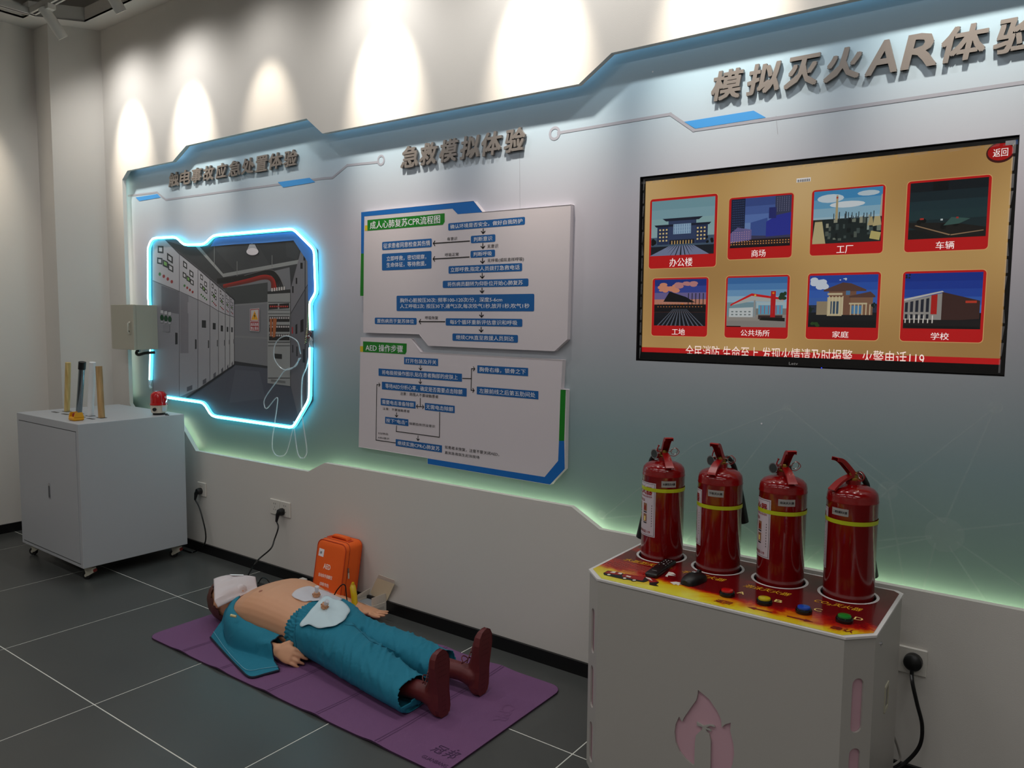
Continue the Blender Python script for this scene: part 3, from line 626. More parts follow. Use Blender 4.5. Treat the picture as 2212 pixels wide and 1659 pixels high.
pp_('printed_wall_rail', (130, 132, 135), [(635, 575), (855, 560), (855, 572), (635, 586)], [(635, 783), (855, 795), (855, 805), (635, 795)])
pp_('printed_floor', (78, 82, 94), [(310, 1200), (635, 978), (855, 998), (1008, 1105), (1058, 1318), (1040, 1380), (500, 1305), (448, 1222)])
pp_('printed_floor_sheen', (88, 92, 104), [(640, 1010), (800, 1020), (840, 1200), (600, 1230)])
pp_('printed_wall_skirting', (44, 46, 52), [(635, 952), (855, 985), (855, 1000), (635, 978)])
pp_('printed_cable_tray', (150, 152, 152), [(375, 190), (400, 188), (562, 375), (560, 395)], [(560, 372), (1060, 280), (1060, 306), (560, 396)])
pp_('printed_tray_rod', (130, 132, 132), [(499, 190), (503, 190), (503, 330), (499, 330)], [(650, 290), (654, 290), (654, 390), (650, 390)], [(882, 250), (886, 250), (886, 330), (882, 330)])
def ptube(name, c, pts, r):
    P = bez([Vector((a, b, 0)) for a, b in pts], 6); L = [(p.x, p.y) for p in P]; mb = MB(); Pic.d += .00003
    up_ = []; dn = []
    for i, (a, b) in enumerate(L):
        q = L[min(i+1, len(L)-1)]; o = L[max(i-1, 0)]; dx, dy = q[0]-o[0], q[1]-o[1]; l = math.hypot(dx, dy) or 1
        up_.append((a-dy/l*r, b+dx/l*r)); dn.append((a+dy/l*r, b-dx/l*r))
    U, D = zp(up_), zp(dn)
    for i in range(len(U)-1): mb.flat([U[i], U[i+1], D[i+1], D[i]], fq, Pic.d)
    return mb.build(name, PMt(c), pp)
for k in range(4): ptube('printed_black_conduit', (22, 22, 24), [(520, 410+k*8), (720, 382+k*10), (860, 348+k*10), (920-k*6, 385+k*8), (966-k*14, 480)], 5)
ptube('printed_conduit_highlight', (120, 116, 116), [(700, 384), (860, 346), (925, 382), (968, 475)], 1.5)
for k in range(3): ptube('printed_red_conduit', (168-k*26, 34, 26), [(560, 450+k*6), (720, 412+k*9), (830, 385+k*10), (890-k*6, 405+k*8), (912-k*14, 478)], 6)
# left row of switch cabinets
XS = [88, 270, 393, 473, 530, 575, 605, 635]; TOPY = [132, 237, 335, 405, 455, 492, 520, 545]; MIDY = [418, 490, 545, 585, 620, 640, 651, 660]; BOTY = [1187, 1190, 1135, 1082, 1042, 1012, 992, 972]
for i in range(7):
    a, b = XS[i]+1.5, XS[i+1]-1.5
    t0, t1 = TOPY[i], TOPY[i+1]; m0, m1 = MIDY[i], MIDY[i+1]; b0, b1 = BOTY[i], BOTY[i+1]
    if i == 0: t0 = 150; a = 92; up = [(92, 178), (110, 150), (172, 147), (b, t1), (b, m1-3), (a, m0-3)]; lo = [(a, m0+3), (b, m1+3), (b, b1), (a+4, b0)]
    else: up = [(a, t0), (b, t1), (b, m1-2), (a, m0-2)]; lo = [(a, m0+2), (b, m1+2), (b, b1), (a, b0)]
    g_ = 184-i*3
    pp_('printed_cabinet_top', (g_, g_-2, g_+5), up); pp_('printed_cabinet_door', (142+i*5, 142+i*5, 150+i*4), lo)
    if i == 1: pp_('printed_cabinet_sheen', (124, 122, 130), [(275, 497), (330, 520), (330, 900), (275, 900)])
    if i == 0: pp_('printed_cabinet_sheen', (106, 105, 114), [(150, 450), (266, 493), (266, 640), (150, 620)])
    pp_('printed_cabinet_crown', (60, 60, 66), [(a, t0-2), (b, t1-2), (b, t1+8-i*.5), (a, t0+9-i*.5)] if i else [(180, 148), (b, t1-2), (b, t1+8), (190, 165)])
    W_ = b-a
    def at(u, v, top=True):
        x = a+W_*u
        if i == 0: ty = 155+ (237-155)*max(0, (x-172)/98) if x > 172 else 155
        else: ty = t0+(t1-t0)*u
        my = m0+(m1-m0)*u; return (x, ty+(my-ty)*v)
    dk, lt, bt_ = [], [], []
    for (u, v, du, dv) in ((.3, .2, .22, .17), (.65, .32, .22, .17), (.27, .5, .2, .15), (.48, .53, .2, .15), (.68, .56, .2, .15)):
        if i == 0: v = v*.9+.02
        dk.append([at(u-du/2, v-dv/2), at(u+du/2, v-dv/2), at(u+du/2, v+dv/2), at(u-du/2, v+dv/2)])
        lt.append([at(u-du*.27, v-dv*.27), at(u+du*.27, v-dv*.27), at(u+du*.27, v+dv*.27), at(u-du*.27, v+dv*.27)])
    pp_('printed_meter_frame', (30, 30, 32), *dk); pp_('printed_meter_face', (196, 194, 200), *lt[:3], lt[4]); pp_('printed_green_meter', (120, 170, 90), lt[3])
    for k in range(4):
        cx, cy = at(.27+.15*k, .78+.02*k); r = 11*(W_/180)**.7
        pp_('printed_push_button', (60, 120, 60) if (k == 0 or i == 2) else (150, 34, 34), circ(cx, cy, r*.8, 10, r*1.1))
    # door handle, plate, vent
    hx = b-W_*.1; hy = m0+(b0-m0)*.5
    pp_('printed_door_handle', (34, 36, 42), [(hx-W_*.05, hy-40*(W_/180)**.5), (hx+W_*.04, hy-38*(W_/180)**.5), (hx+W_*.04, hy+38*(W_/180)**.5), (hx-W_*.05, hy+40*(W_/180)**.5)])
    if i >= 2: cx = a+W_*.5; cy = m0+(b0-m0)*(.27); pp_('printed_cabinet_display', (26, 28, 34), [(cx-W_*.18, cy-24*(W_/80)**.4), (cx+W_*.18, cy-22*(W_/80)**.4), (cx+W_*.18, cy+28*(W_/80)**.4), (cx-W_*.18, cy+26*(W_/80)**.4)])
    if i >= 1: cx = a+W_*.55; cy = b0+(b1-b0)*.5-42*(W_/123)**.5; pp_('printed_vent', (84, 84, 92), [(cx-W_*.15, cy+4), (cx+W_*.15, cy-10), (cx+W_*.15, cy+20), (cx-W_*.15, cy+34)])
    if i == 1: pp_('printed_notice', (150, 148, 156), [(325, 560), (348, 566), (348, 642), (325, 634)])
pp_('printed_base_rail', (28, 30, 36), [(315, 1192), (635, 974), (635, 982), (330, 1198)])
for k in range(3):
    x = 155+26*k; pp_('printed_switch_label', (190, 190, 196), rc(x-9, 615+k*6, x+9, 636+k*6)); pp_('printed_rotary_switch', (20, 66, 40), circ(x, 664+k*5, 12, 12, 20)); pp_('printed_switch_tag', (170, 170, 178), rc(x-8, 684+k*5, x+8, 696+k*5))
pp_('printed_nameplate', (134, 134, 142), [(162, 712), (207, 716), (207, 760), (162, 756)])
# open switch rack
pp_('printed_rack', (150, 152, 152), [(856, 492), (1007, 480), (1007, 1118), (856, 1098)])
pp_('printed_rack_head', (40, 42, 44), [(856, 490), (1007, 476), (1007, 500), (856, 508)])
pp_('printed_rack_seam', (60, 62, 64), rc(860, 560, 1005, 565), rc(860, 612, 1005, 616), rc(860, 636, 1005, 640), rc(860, 824, 1005, 830), rc(860, 848, 1005, 853), rc(860, 1062, 1005, 1068))
pp_('printed_breaker_bay', (28, 24, 28), [(864, 575), (925, 572), (925, 606), (864, 610)], [(934, 572), (1000, 568), (1000, 602), (934, 606)], rc(866, 655, 1003, 692), rc(866, 712, 1003, 758), rc(866, 772, 1003, 815))
pp_('printed_breaker', (186, 180, 180), *[rc(870+15*k, 660+58*j, 880+15*k, 672+58*j) for k in range(9) for j in range(3)])
pp_('printed_breaker_red', (190, 60, 50), *[rc(872+14*k, 585, 881+14*k, 595) for k in range(9)])
pp_('printed_wire_bundle', (170, 96, 52), [(872, 672), (888, 670), (884, 790), (874, 786)], [(893, 668), (918, 670), (908, 792), (890, 796)])
pp_('printed_rack_window', (34, 36, 38), [(903, 902), (952, 906), (952, 938), (903, 934)])
pp_('printed_rack_vent', (110, 112, 112), [(880, 1072), (975, 1084), (975, 1100), (880, 1088)])
pp_('printed_conduit_end', (214, 210, 206), *[rc(882+16*k, 468-k*2, 892+16*k, 490-k*2) for k in range(6)])
# right side cabinets
pp_('printed_side_cabinet', (124, 122, 128), [(1010, 480), (1082, 205), (1142, 275), (1142, 410), (1012, 632)])
pp_('printed_side_door', (104, 103, 110), [(1012, 640), (1142, 418), (1142, 1225), (1058, 1312), (1010, 1115)])
pp_('printed_side_seam', (44, 44, 50), [(1104, 235), (1109, 240), (1109, 1240), (1104, 1250)], [(1010, 634), (1142, 410), (1142, 418), (1010, 642)])
pp_('printed_side_display', (28, 26, 30), [(1075, 682), (1096, 672), (1096, 755), (1075, 762)], [(1042, 712), (1055, 705), (1055, 770), (1042, 773)], rc(1075, 300, 1090, 340), rc(1095, 245, 1108, 285), rc(1044, 400, 1054, 440), rc(1020, 455, 1030, 500))
pp_('printed_side_handle', (40, 42, 48), rc(1048, 855, 1057, 920), rc(1090, 872, 1104, 962), rc(1020, 845, 1028, 895))
pp_('printed_side_button', (170, 30, 36), rc(1018, 726, 1026, 770))
# ceiling lamp in the picture
pp_('printed_pendant', (190, 186, 190), [(738, 178), (772, 178), (796, 222), (716, 228)]); pp_('printed_lamp_glow', (240, 230, 234), circ(757, 226, 40, 20, 24)); pp_('printed_pendant_rod', (150, 150, 150), rc(750, 150, 758, 182))
# warning notice
pp_('printed_warning_notice', (196, 190, 192), [(740, 606), (803, 600), (803, 756), (740, 751)]); pp_('printed_warning_border', (156, 26, 30), [(743, 609), (800, 604), (800, 690), (743, 688)], [(743, 692), (800, 693), (800, 752), (743, 747)])
pp_('printed_warning_inner', (200, 192, 190), [(747, 614), (796, 609), (796, 686), (747, 684)]); pp_('printed_warning_triangle', (226, 160, 30), [(771, 618), (794, 678), (749, 678)]); pp_('printed_warning_bolt', (30, 20, 16), [(773, 634), (765, 655), (771, 656), (768, 672), (778, 650), (771, 649), (777, 634)])
for t, y0 in (('高压危险', 698), ('禁止靠近', 724)):
    (x0, z1_), (x1, z0_) = zp([(746, y0), (798, y0+22)]); mb = MB(); Pic.d += .0001; ctext(mb, t, x0, z0_, x1, z1_, fq, Pic.d, bold=.02); mb.build('printed_warning_lettering', PWHITE, pp, fix=False)
# blue printed border
pp_('printed_blue_border', (80, 140, 220), [(480, 192), (512, 138), (1040, 94), (1168, 222), (1172, 500), (1126, 560), (1122, 292), (1030, 152), (840, 168), (640, 178)])

# neon tube round the board, with its gaps
neon = empty('neon_frame', (zp([(85, 1120)])[0][0], PH, zp([(85, 1120)])[0][1])); tag(neon, 'glowing cyan neon tube following the outline of the switchgear picture', 'neon light')
def npath(pts, n=5):
    P = bez([(p[0], 0, p[1]) for p in zp(pts)], n); return [Vector((p.x, PH-.009, p.z)) for p in P]
def rnd(pts, f=.16):
    out = [pts[0]]
    for i in range(1, len(pts)-1):
        a, b, c = pts[i-1], pts[i], pts[i+1]
        def tow(p, q, L): dx, dy = q[0]-p[0], q[1]-p[1]; l = math.hypot(dx, dy); k = min(L, l*.35)/l; return (p[0]+dx*k, p[1]+dy*k)
        p, q = tow(b, a, 26), tow(b, c, 26); out += [p, ((p[0]+q[0]+2*b[0])/4, (p[1]+q[1]+2*b[1])/4), q]
    out.append(pts[-1]); return out
for seg in ([(1155, 748), (1150, 562), (1190, 502), (1180, 215), (1040, 76), (510, 120), (452, 180), (312, 182), (265, 130), (105, 138), (77, 200), (78, 530), (92, 700), (94, 880), (88, 1075)],
            [(192, 1190), (445, 1226), (500, 1316), (1038, 1392), (1146, 1205), (1152, 862)]):
    P = rnd(seg); L = zp(P)
    tb = MB().tube([(x, PH-.010, zz) for x, zz in L], .0105, 10).build('neon_tube', NEON, neon, smooth=True)
    MB().tube([(x, PH-.0165, zz) for x, zz in L], .0066, 8).build('neon_core', NEONC, neon, smooth=True)
CLEAR = M('clear_tube', (225, 235, 240), .12, alpha=.42, spec=.8)
def loose(name, pts, r, mat, off, par):
    P = bez([(p[0], 0, p[1]) for p in zp(pts)], 8); L = len(P)
    return MB().tube([(p.x, PH-.012-off*math.sin(PI*i/(L-1)), p.z) for i, p in enumerate(P)], r, 8).build(name, mat, par, smooth=True)
loose('clear_tube_end', [(88, 1075), (84, 1110), (92, 1128)], .009, CLEAR, .0, neon)
loose('clear_tube_end', [(1152, 820), (1155, 862)], .010, CLEAR, .0, neon)
wl = empty('loose_clear_tubing', (zp([(1040, 1380)])[0][0], PH, zp([(1040, 1380)])[0][1])); tag(wl, 'thin clear tubing hanging in open loops from the lower right of the neon outline', 'tubing')
loose('loop', [(1085, 905), (1075, 820), (1010, 785), (950, 830), (940, 930), (985, 1000), (1040, 1000), (1085, 930)], .0032, CLEAR, .03, wl)
loose('loop', [(1075, 930), (1060, 985), (1000, 1010), (960, 1070), (880, 1190), (878, 1245), (900, 1258), (962, 1190), (960, 1260), (925, 1480), (935, 1560), (975, 1578), (1005, 1540), (1036, 1390)], .0032, CLEAR, .035, wl)
loose('loop', [(1158, 860), (1135, 990), (1115, 1070), (1117, 1240), (1128, 1340), (1154, 1520), (1140, 1580), (1100, 1585), (1070, 1530), (1038, 1350)], .0036, CLEAR, .03, wl)
# gold coiled spring lead and its loose wire joint
sp = empty('coiled_lead', (*[zp([(1140, 550)])[0][0]], PH, zp([(1140, 550)])[0][1])); tag(sp, 'gold and silver coiled lead hanging inside the right edge of the neon outline', 'cable')
P = bez([(p[0], 0, p[1]) for p in zp([(1140, 550), (1134, 640), (1130, 720), (1115, 835)])], 50); co = []
for i, p in enumerate(P):
    a = i*1.25; co.append((p.x+.006*math.cos(a), PH-.009+.006*math.sin(a), p.z))
MB().tube(co, .0013, 5).build('coil', M('coil_gold', (190, 176, 130), .35, .7), sp, smooth=True)
MB().tube([(p.x, PH-.0012-.002, p.z) for p in P[::10]], .002, 5).build('backing_wire', M('navy_wire', (16, 20, 50), .5), sp)
jw = empty('wire_joint', (zp([(1150, 770)])[0][0], PH, zp([(1150, 770)])[0][1])); tag(jw, 'small tangle of red and white joined wires in the gap of the neon tube', 'wires')
loose('red_wire', [(1140, 750), (1165, 765), (1150, 800), (1140, 780), (1160, 755)], .0018, M('wire_red', (120, 30, 30), .5), .012, jw)
loose('white_wire', [(1120, 790), (1150, 785), (1165, 805), (1150, 830), (1150, 860)], .0025, M('wire_white', (210, 210, 210), .5), .012, jw)
loose('tape_wrap', [(1152, 800), (1158, 820)], .008, CLEAR, 0, jw)

# ------------------------------------------------------------------ beige electrical box
EB = M('enclosure_beige', (176, 172, 156), .45, bump=.08, bscale=900); EB2 = M('enclosure_dark', (40, 40, 36), .5)
eb = empty('electrical_box', (-4.95, PY, 1.23)); tag(eb, 'beige metal electrical box mounted left of the neon framed picture', 'electrical box')
MB().box((-5.088, -.088, 1.231), (-4.812, PY, 1.517)).build('body', EB, eb, bevel=.003)
MB().box((-5.083, -.0885, 1.235), (-4.8125, -.087, 1.513)).build('door_gap', EB2, eb)
d_ = MB().box((-5.09, -.107, 1.230), (-4.808, -.0885, 1.518)).build('door', EB, eb, bevel=.003)
x, zz = -4.853, 1.37
lk = MB().rbox((x-.012, -.111, zz-.042), (x+.012, -.107, zz+.042), .004).build('lock_plate', EB, d_)
MB().tube([(x+.006, -.109, zz+.035), (x+.008, -.124, zz+.03), (x+.008, -.126, zz-.02), (x+.008, -.119, zz-.036)], [.005, .005, .0045, .004], 8).build('handle', M('handle_cream', (196, 192, 178), .35), d_, smooth=True)
MB().cyl((x-.004, -.107, zz-.022), (x-.004, -.113, zz-.022), .005).build('keyhole', BLACK, d_)
gl = MB(); P = bez([(-4.925, -.02, 1.228), (-4.93, -.03, 1.205), (-4.90, -.03, 1.195), (-4.85, -.015, 1.207), (-4.80, .02, 1.212)], 6); gl.tube(P, .0095, 10)
cg = gl.build('conduit', BLACK, eb, smooth=True); MB().cyl((-4.925, -.02, 1.232), (-4.925, -.021, 1.212), .014, n=12).build('gland', BLACK, cg)

# ------------------------------------------------------------------ white cabinet on castors
ca = Matrix.Translation((-4.261, -.711, 0)) @ Matrix.Rotation(-.017, 4, 'Z')
cb = empty('test_cabinet', (-4.261, -.711, 0)); tag(cb, 'white metal cabinet on castors with test rods on its top', 'cabinet')
class XB(MB):
    """mesh builder in a local frame"""
    def __init__(s, mx): super().__init__(); s.mx = mx
    def build(s, *a, **k): s.v = [s.mx @ v for v in s.v]; return MB.build(s, *a, **k)
CW, CD, CZ0, CZ1 = .80, .60, .078, .868
slots = [(-4.894, -.553, .06), (-4.752, -.558, .06), (-4.565, -.558, .06), (-4.438, -.56, .06)]
XB(ca).box((-CW, 0, CZ0), (0, CD, CZ1)).build('body', WHITEP, cb, bevel=.003)
dr = XB(ca).box((-CW+.03, -.0035, CZ0+.025), (-.03, .0, CZ1-.045)).build('door', WHITEP, cb, bevel=.001)
XB(ca).box((-CW+.028, -.001, CZ1-.046), (-.028, .0005, CZ1-.041)).build('door_gap', M('gap_dark', (50, 50, 52), .6), cb)
XB(ca).box((-CW+.028, -.001, CZ0+.019), (-.028, .0005, CZ0+.0235)).build('door_gap', M('gap_grey', (110, 110, 112), .6), cb)
hz = .455; hx = -.378
hd = XB(ca).prism(rrect(hx-.011, hz-.045, hx+.011, hz+.045, .010), lambda a, b, d: Vector((a, -.0035-d, b)), 0, .003).build('handle', CHROME, dr)
XB(ca).prism(rrect(hx-.007, hz-.038, hx+.007, hz+.03, .006), lambda a, b, d: Vector((a, -.0065-d, b)), 0, .0008).build('handle_recess', M('hdark', (70, 74, 80), .4), hd)
CAST = M('castor_cream', (196, 192, 176), .5)
for (x, y) in ((-.05, .05), (-CW+.05, .05), (-.05, CD-.05), (-CW+.05, CD-.05)):
    m = ca @ Matrix.Translation((x, y, 0)) @ Matrix.Rotation(.5, 4, 'Z')
    c_ = XB(m).box((-.022, -.022, .066), (.022, .022, .078)).build('castor', CAST, cb)
    XB(m).loft([[(-.018, -.016, .066), (.03, -.016, .066), (.03, .016, .066), (-.018, .016, .066)], [(-.012, -.014, .035), (.036, -.014, .042), (.036, .014, .042), (-.012, .014, .035)], [(-.02, -.014, .024), (.0, -.014, .02), (.0, .014, .02), (-.02, .014, .024)]]).build('fork', CAST, c_)
    XB(m).cyl((-.012, -.010, .022), (-.012, .010, .022), .022, n=20).build('wheel', RUB, c_)
    XB(m).cyl((-.012, -.0155, .022), (-.012, .0155, .022), .007, n=12).build('axle', CAST, c_)
    XB(m).box((.026, -.012, .044), (.040, .012, .058)).build('brake_tab', M('brake_red', (120, 34, 30), .5), c_)
SLOT = M('slot_dark', (56, 54, 50), .5)
for a, b in ((550, 722), (670, 746), (865, 778), (975, 800)):
    q = onZ(20+a*.1808, 760+b*.1808, CZ1); MB().prism(rrect(q.x-.036, q.y-.009, q.x+.036, q.y+.009, .003), I3, CZ1, CZ1+.0012).build('slot_plate', SLOT, cb)
def rod(nm, lab, bx, by, tx, ty, r, mat, n=14, cap=None):
    b = onZ(20+bx*.1808, 760+by*.1808, CZ1); t = onY(20+tx*.1808, 760+ty*.1808, b.y)
    o = empty(nm, b); tag(o, lab, 'rod', 'test rods standing on the white cabinet')
    MB().tube([b+Vector((0, 0, .0012)), (b+t)/2, t], r, n).build('shaft', mat, o, smooth=True)
    MB().prism(rrect(b.x-.028, b.y-.018, b.x+.028, b.y+.018, .004), I3, CZ1+.0001, CZ1+.0011).build('socket_rim', SLOT, o)
    if cap:
        d = (t-b).normalized(); MB().cyl(t-d*.042, t+d*.002, r*1.22, n=16).build('cap', cap, o, smooth=True)
    return o
WOOD1 = M('rod_wood_pale', (205, 176, 112), .5, bump=.1); WOOD2 = M('rod_wood_brown', (182, 146, 98), .5, bump=.1)
for m, c1, c2 in ((WOOD1, (190, 158, 92), (222, 196, 130)), (WOOD2, (160, 124, 78), (200, 164, 112))):
    nt, g, s_ = posnodes(m); mp = nt.nodes.new('ShaderNodeMapping'); mp.inputs['Scale'].default_value = (60, 60, 5); nt.links.new(g.outputs['Position'], mp.inputs[0])
    tx = nt.nodes.new('ShaderNodeTexNoise'); tx.inputs['Scale'].default_value = 1; nt.links.new(mp.outputs[0], tx.inputs['Vector'])
    rp = ramp(nt, tx.outputs['Fac'], [(.35, c1), (.65, c2)]); nt.links.new(rp.outputs[0], nt.nodes['Principled BSDF'].inputs['Base Color'])
rod('wooden_rod', 'pale wooden rod standing on the cabinet, leftmost of the four', 690, 713, 703, 128, .0155, WOOD1)
rod('steel_rod', 'shiny steel rod with a black cap standing on the cabinet', 832, 738, 872, 124, .0165, M('rod_steel', (130, 140, 146), .22, 1), cap=BLACK)
rod('plastic_rod', 'white plastic rod standing on the cabinet', 970, 765, 995, 125, .017, M('rod_white', (232, 234, 236), .4))
rod('wooden_rod', 'brown wooden rod leaning slightly left, rightmost of the four', 1105, 788, 1070, 172, .0175, WOOD2)
# yellow stop button
q = onZ(20+775*.1808, 760+822*.1808, CZ1); q = Vector((q.x, q.y+.012, CZ1))
st = empty('stop_button', q); tag(st, 'yellow push button housing with a red mushroom head near the cabinet edge', 'push button')
YEL = M('switch_yellow', (226, 160, 20), .4)
hs = MB().rbox((q.x-.034, q.y-.028, CZ1+.0002), (q.x+.034, q.y+.028, CZ1+.022), .006).build('housing', YEL, st)
for sx in (-1, 1):
    MB().prism([(q.y-.026, CZ1+.02), (q.y+.026, CZ1+.02), (q.y+.018, CZ1+.046), (q.y-.018, CZ1+.046)], lambda a, b, d: Vector((q.x+sx*(.034-d), a, b)), 0, .009).build('guard', YEL, st)
MB().lathe([(.0, .02), (.019, .02), (.019, .036), (.015, .042), (0, .044)], q+Vector((0, 0, 0)), 20).build('mushroom_head', M('switch_red', (150, 20, 18), .35), st, smooth=True)
MB().cyl((q.x-.034, q.y, CZ1+.012), (q.x-.06, q.y+.004, CZ1+.012), .007, n=10).build('cable_gland', BLACK, st)
# red beacon
q = onZ(20+1790*.1808, 760+748*.1808, CZ1)
be = empty('warning_beacon', q); tag(be, 'red rotating warning beacon with a cream base on the right end of the cabinet', 'beacon')
MB().lathe([(0, .0002), (.034, .0002), (.034, .008), (.026, .012), (0, .012)], q, 20).build('foot', RUB, be, smooth=True)
bb = MB().lathe([(0, .012), (.040, .012), (.042, .016), (.046, .052), (.046, .058), (0, .058)], q, 28).build('base', M('beacon_cream', (214, 204, 188), .45), be, smooth=True)
REDG = M('beacon_red', (190, 8, 14), .12, emit=(120, 0, 0), es=.12, alpha=.86, coat=.6)
MB().lathe([(0, .058), (.049, .058), (.049, .066), (.045, .068), (.046, .1), (.042, .122), (.030, .135), (.012, .139), (0, .139)], q, 32).build('dome', REDG, be, smooth=True)
for k in range(3):
    a = -PI/2+.3+k*.5; MB().tube([q+Vector((.0465*math.cos(a), .0465*math.sin(a), .07)), q+Vector((.0465*math.cos(a), .0465*math.sin(a), .12))], .0012, 6).build('dome_rib', REDG, be)
MB().lathe([(0, .06), (.028, .06), (.028, .11), (0, .112)], q, 12).build('reflector', M('beacon_mirror', (200, 40, 40), .1, .8), be)
vv = (CAM-q); vv.z = 0; vv.normalize(); sd = Vector((-vv.y, vv.x, 0))
pbk = q+vv*.040-sd*.022+Vector((0, 0, .035)); MB().cyl(pbk, pbk+vv*.009-sd*.003, .0105, n=16).build('side_knob', BLACK, bb)
pl2 = q+vv*.036+sd*.028+Vector((0, 0, .036)); MB().add([pl2+sd*-.010+vv*.012+Vector((0, 0, -.012)), pl2+sd*.010+vv*.004+Vector((0, 0, -.012)), pl2+sd*.010+vv*.004+Vector((0, 0, .012)), pl2+sd*-.010+vv*.012+Vector((0, 0, .012))], [(0, 1, 2, 3)]).build('rating_sticker', M('sticker_silver', (190, 205, 215), .3), bb, fix=False)
MB().tube(bez([q+Vector((.03, 0, .005)), q+Vector((.055, .02, .006)), q+Vector((.07, .0, .004)), q+Vector((.09, .01, .003))]), .003, 6).build('lead', CORD, be, smooth=True)

# ------------------------------------------------------------------ sockets, plugs and cords
SOCK = M('socket_white', (216, 212, 204), .4)
def outlet(x, z, label, wd=.086):
    o = empty('wall_socket', (x, 0, z)); tag(o, label, 'socket', 'white wall sockets')
    MB().rbox((x-wd/2, -.009, z-.043), (x+wd/2, 0, z+.043), .003).build('plate', SOCK, o)
    for dx, dz, rot in ((-.008, .02, 0), (.008, .02, 0), (0, .0, 0), (-.009, -.014, 1), (.009, -.014, -1)):
        MB().add([(x+dx-.0015-rot*.002, -.0095, z+dz+.004), (x+dx+.0015-rot*.002, -.0095, z+dz+.004), (x+dx+.0015+rot*.002, -.0095, z+dz-.004), (x+dx-.0015+rot*.002, -.0095, z+dz-.004)], [(0, 1, 2, 3)]).build('pin_slot', BLACK, o, fix=False)
    return o
outlet(-4.258, .394, 'white wall socket right behind the cabinet, with a black plug')
outlet(-3.540, .395, 'empty left half of the double wall socket')
outlet(-3.452, .394, 'right half of the double wall socket, with a black plug')
outlet(-.356, .395, 'white wall socket right of the extinguisher stand, with a round black plug')
def cordp(name, label, plug, pts, r=.0042, round_=False):
    o = empty(name, plug); tag(o, label, 'cord'); p = Vector(plug)
    if round_:
        MB().lathe([(0, 0), (.026, 0), (.027, .006), (.026, .022), (.018, .03), (0, .032)], p, 26, 'y').build('plug', BLACK, o, smooth=True)
        st_ = p+Vector((0, -.022, -.012)); MB().cyl(st_, st_+Vector((0, -.002, -.025)), .0065, .0055, 12).build('strain_relief', BLACK, o, smooth=True); st_ += Vector((0, -.002, -.025))
    else:
        MB().lathe([(0, 0), (.020, 0), (.021, .012), (.017, .028), (.006, .034), (0, .034)], p, 20, 'y').build('plug', BLACK, o, smooth=True)
        MB().tube([p+Vector((0, -.022, .002)), p+Vector((-.006, -.028, -.012)), p+Vector((-.012, -.03, -.04)), p+Vector((-.014, -.031, -.052))], [.013, .012, .008, .0065], 12).build('plug_grip', BLACK, o, smooth=True); st_ = p+Vector((-.014, -.031, -.05))
    MB().tube(bez([st_]+[Vector(q) for q in pts], 8), r, 8).build('cord', CORD, o, smooth=True); return o
def wy(px, py, Y): return onY(px, py, Y)
cordp('power_cord', 'black cord from the socket behind the cabinet down to the floor', (-4.262, -.009, .384), [wy(430, 1095, -.035), wy(437, 1118, -.04), wy(444, 1150, -.04), wy(443, 1172, -.04), onZ(432, 1186, .006), onZ(415, 1193, .006), onZ(398, 1188, .006), onZ(385, 1184, .006)])
cordp('power_cord', 'black cord from the double socket falling behind the mannequin head', (-3.470, -.009, .380), [wy(601, 1140, -.05), wy(593, 1165, -.07), wy(585, 1185, -.10), wy(560, 1207, -.15), wy(548, 1222, -.20), onZ(536, 1243, .02), onZ(535, 1258, .006), onZ(548, 1268, .008)])
cordp('power_cord', 'thick black cord curving down beside the extinguisher stand', (-.350, -.009, .398), [wy(1972, 1480, -.055), wy(1981, 1520, -.06), wy(1992, 1568, -.06), wy(1986, 1612, -.06), wy(1955, 1648, -.07), wy(1915, 1672, -.10), wy(1890, 1700, -.12)], r=.0058, round_=True)
o = empty('grey_cable', (-.39, -.08, .12)); tag(o, 'thin grey cable at the foot of the wall right of the stand', 'cable')
MB().tube(bez([onY(1918, 1565, -.12), onY(1931, 1592, -.09), onY(1941, 1620, -.07), onY(1944, 1640, -.07), onY(1930, 1652, -.09), onY(1905, 1660, -.12)], 8), .0035, 8).build('cable', M('cable_grey', (150, 146, 140), .5), o, smooth=True)

# ------------------------------------------------------------------ extinguisher stand
PZ = .65
POD = [(-1.154, -.592), (-.428, -.592), (-.367, -.528), (-.367, -.150), (-.385, -.132), (-1.203, -.132), (-1.221, -.150), (-1.221, -.528)]
HOLES = [(-1.0955, -.2545), (-.8975, -.2545), (-.698, -.2545), (-.498, -.2560)]
POW = M('stand_white', (184, 180, 174), .4); PINK = M('pink_acrylic', (214, 172, 184), .25)
pod = empty('extinguisher_stand', (-.794, -.36, 0)); tag(pod, 'tall white stand with a fire print top, four round holes and a flame cut-out', 'display stand')
def inset(P, k):
    cx = sum(p[0] for p in P)/len(P); cy = sum(p[1] for p in P)/len(P)
    return [(p[0]-math.copysign(k, p[0]-cx), p[1]-math.copysign(k, p[1]-cy)) for p in P]
BOD = inset(POD, .003)
def facefn(p, q):
    p = Vector((p[0], p[1], 0)); q = Vector((q[0], q[1], 0)); u = (q-p).normalized(); n = Vector((u.y, -u.x, 0))
    return (lambda a, b, d: p+u*a+n*d+Vector((0, 0, b))), (q-p).length
def slotp(a, z0, z1, r): return [(a+r*math.cos(t), z1-r+r*math.sin(t)) for t in [PI*k/8 for k in range(9)]]+[(a+r*math.cos(t), z0+r+r*math.sin(t)) for t in [PI+PI*k/8 for k in range(9)]]
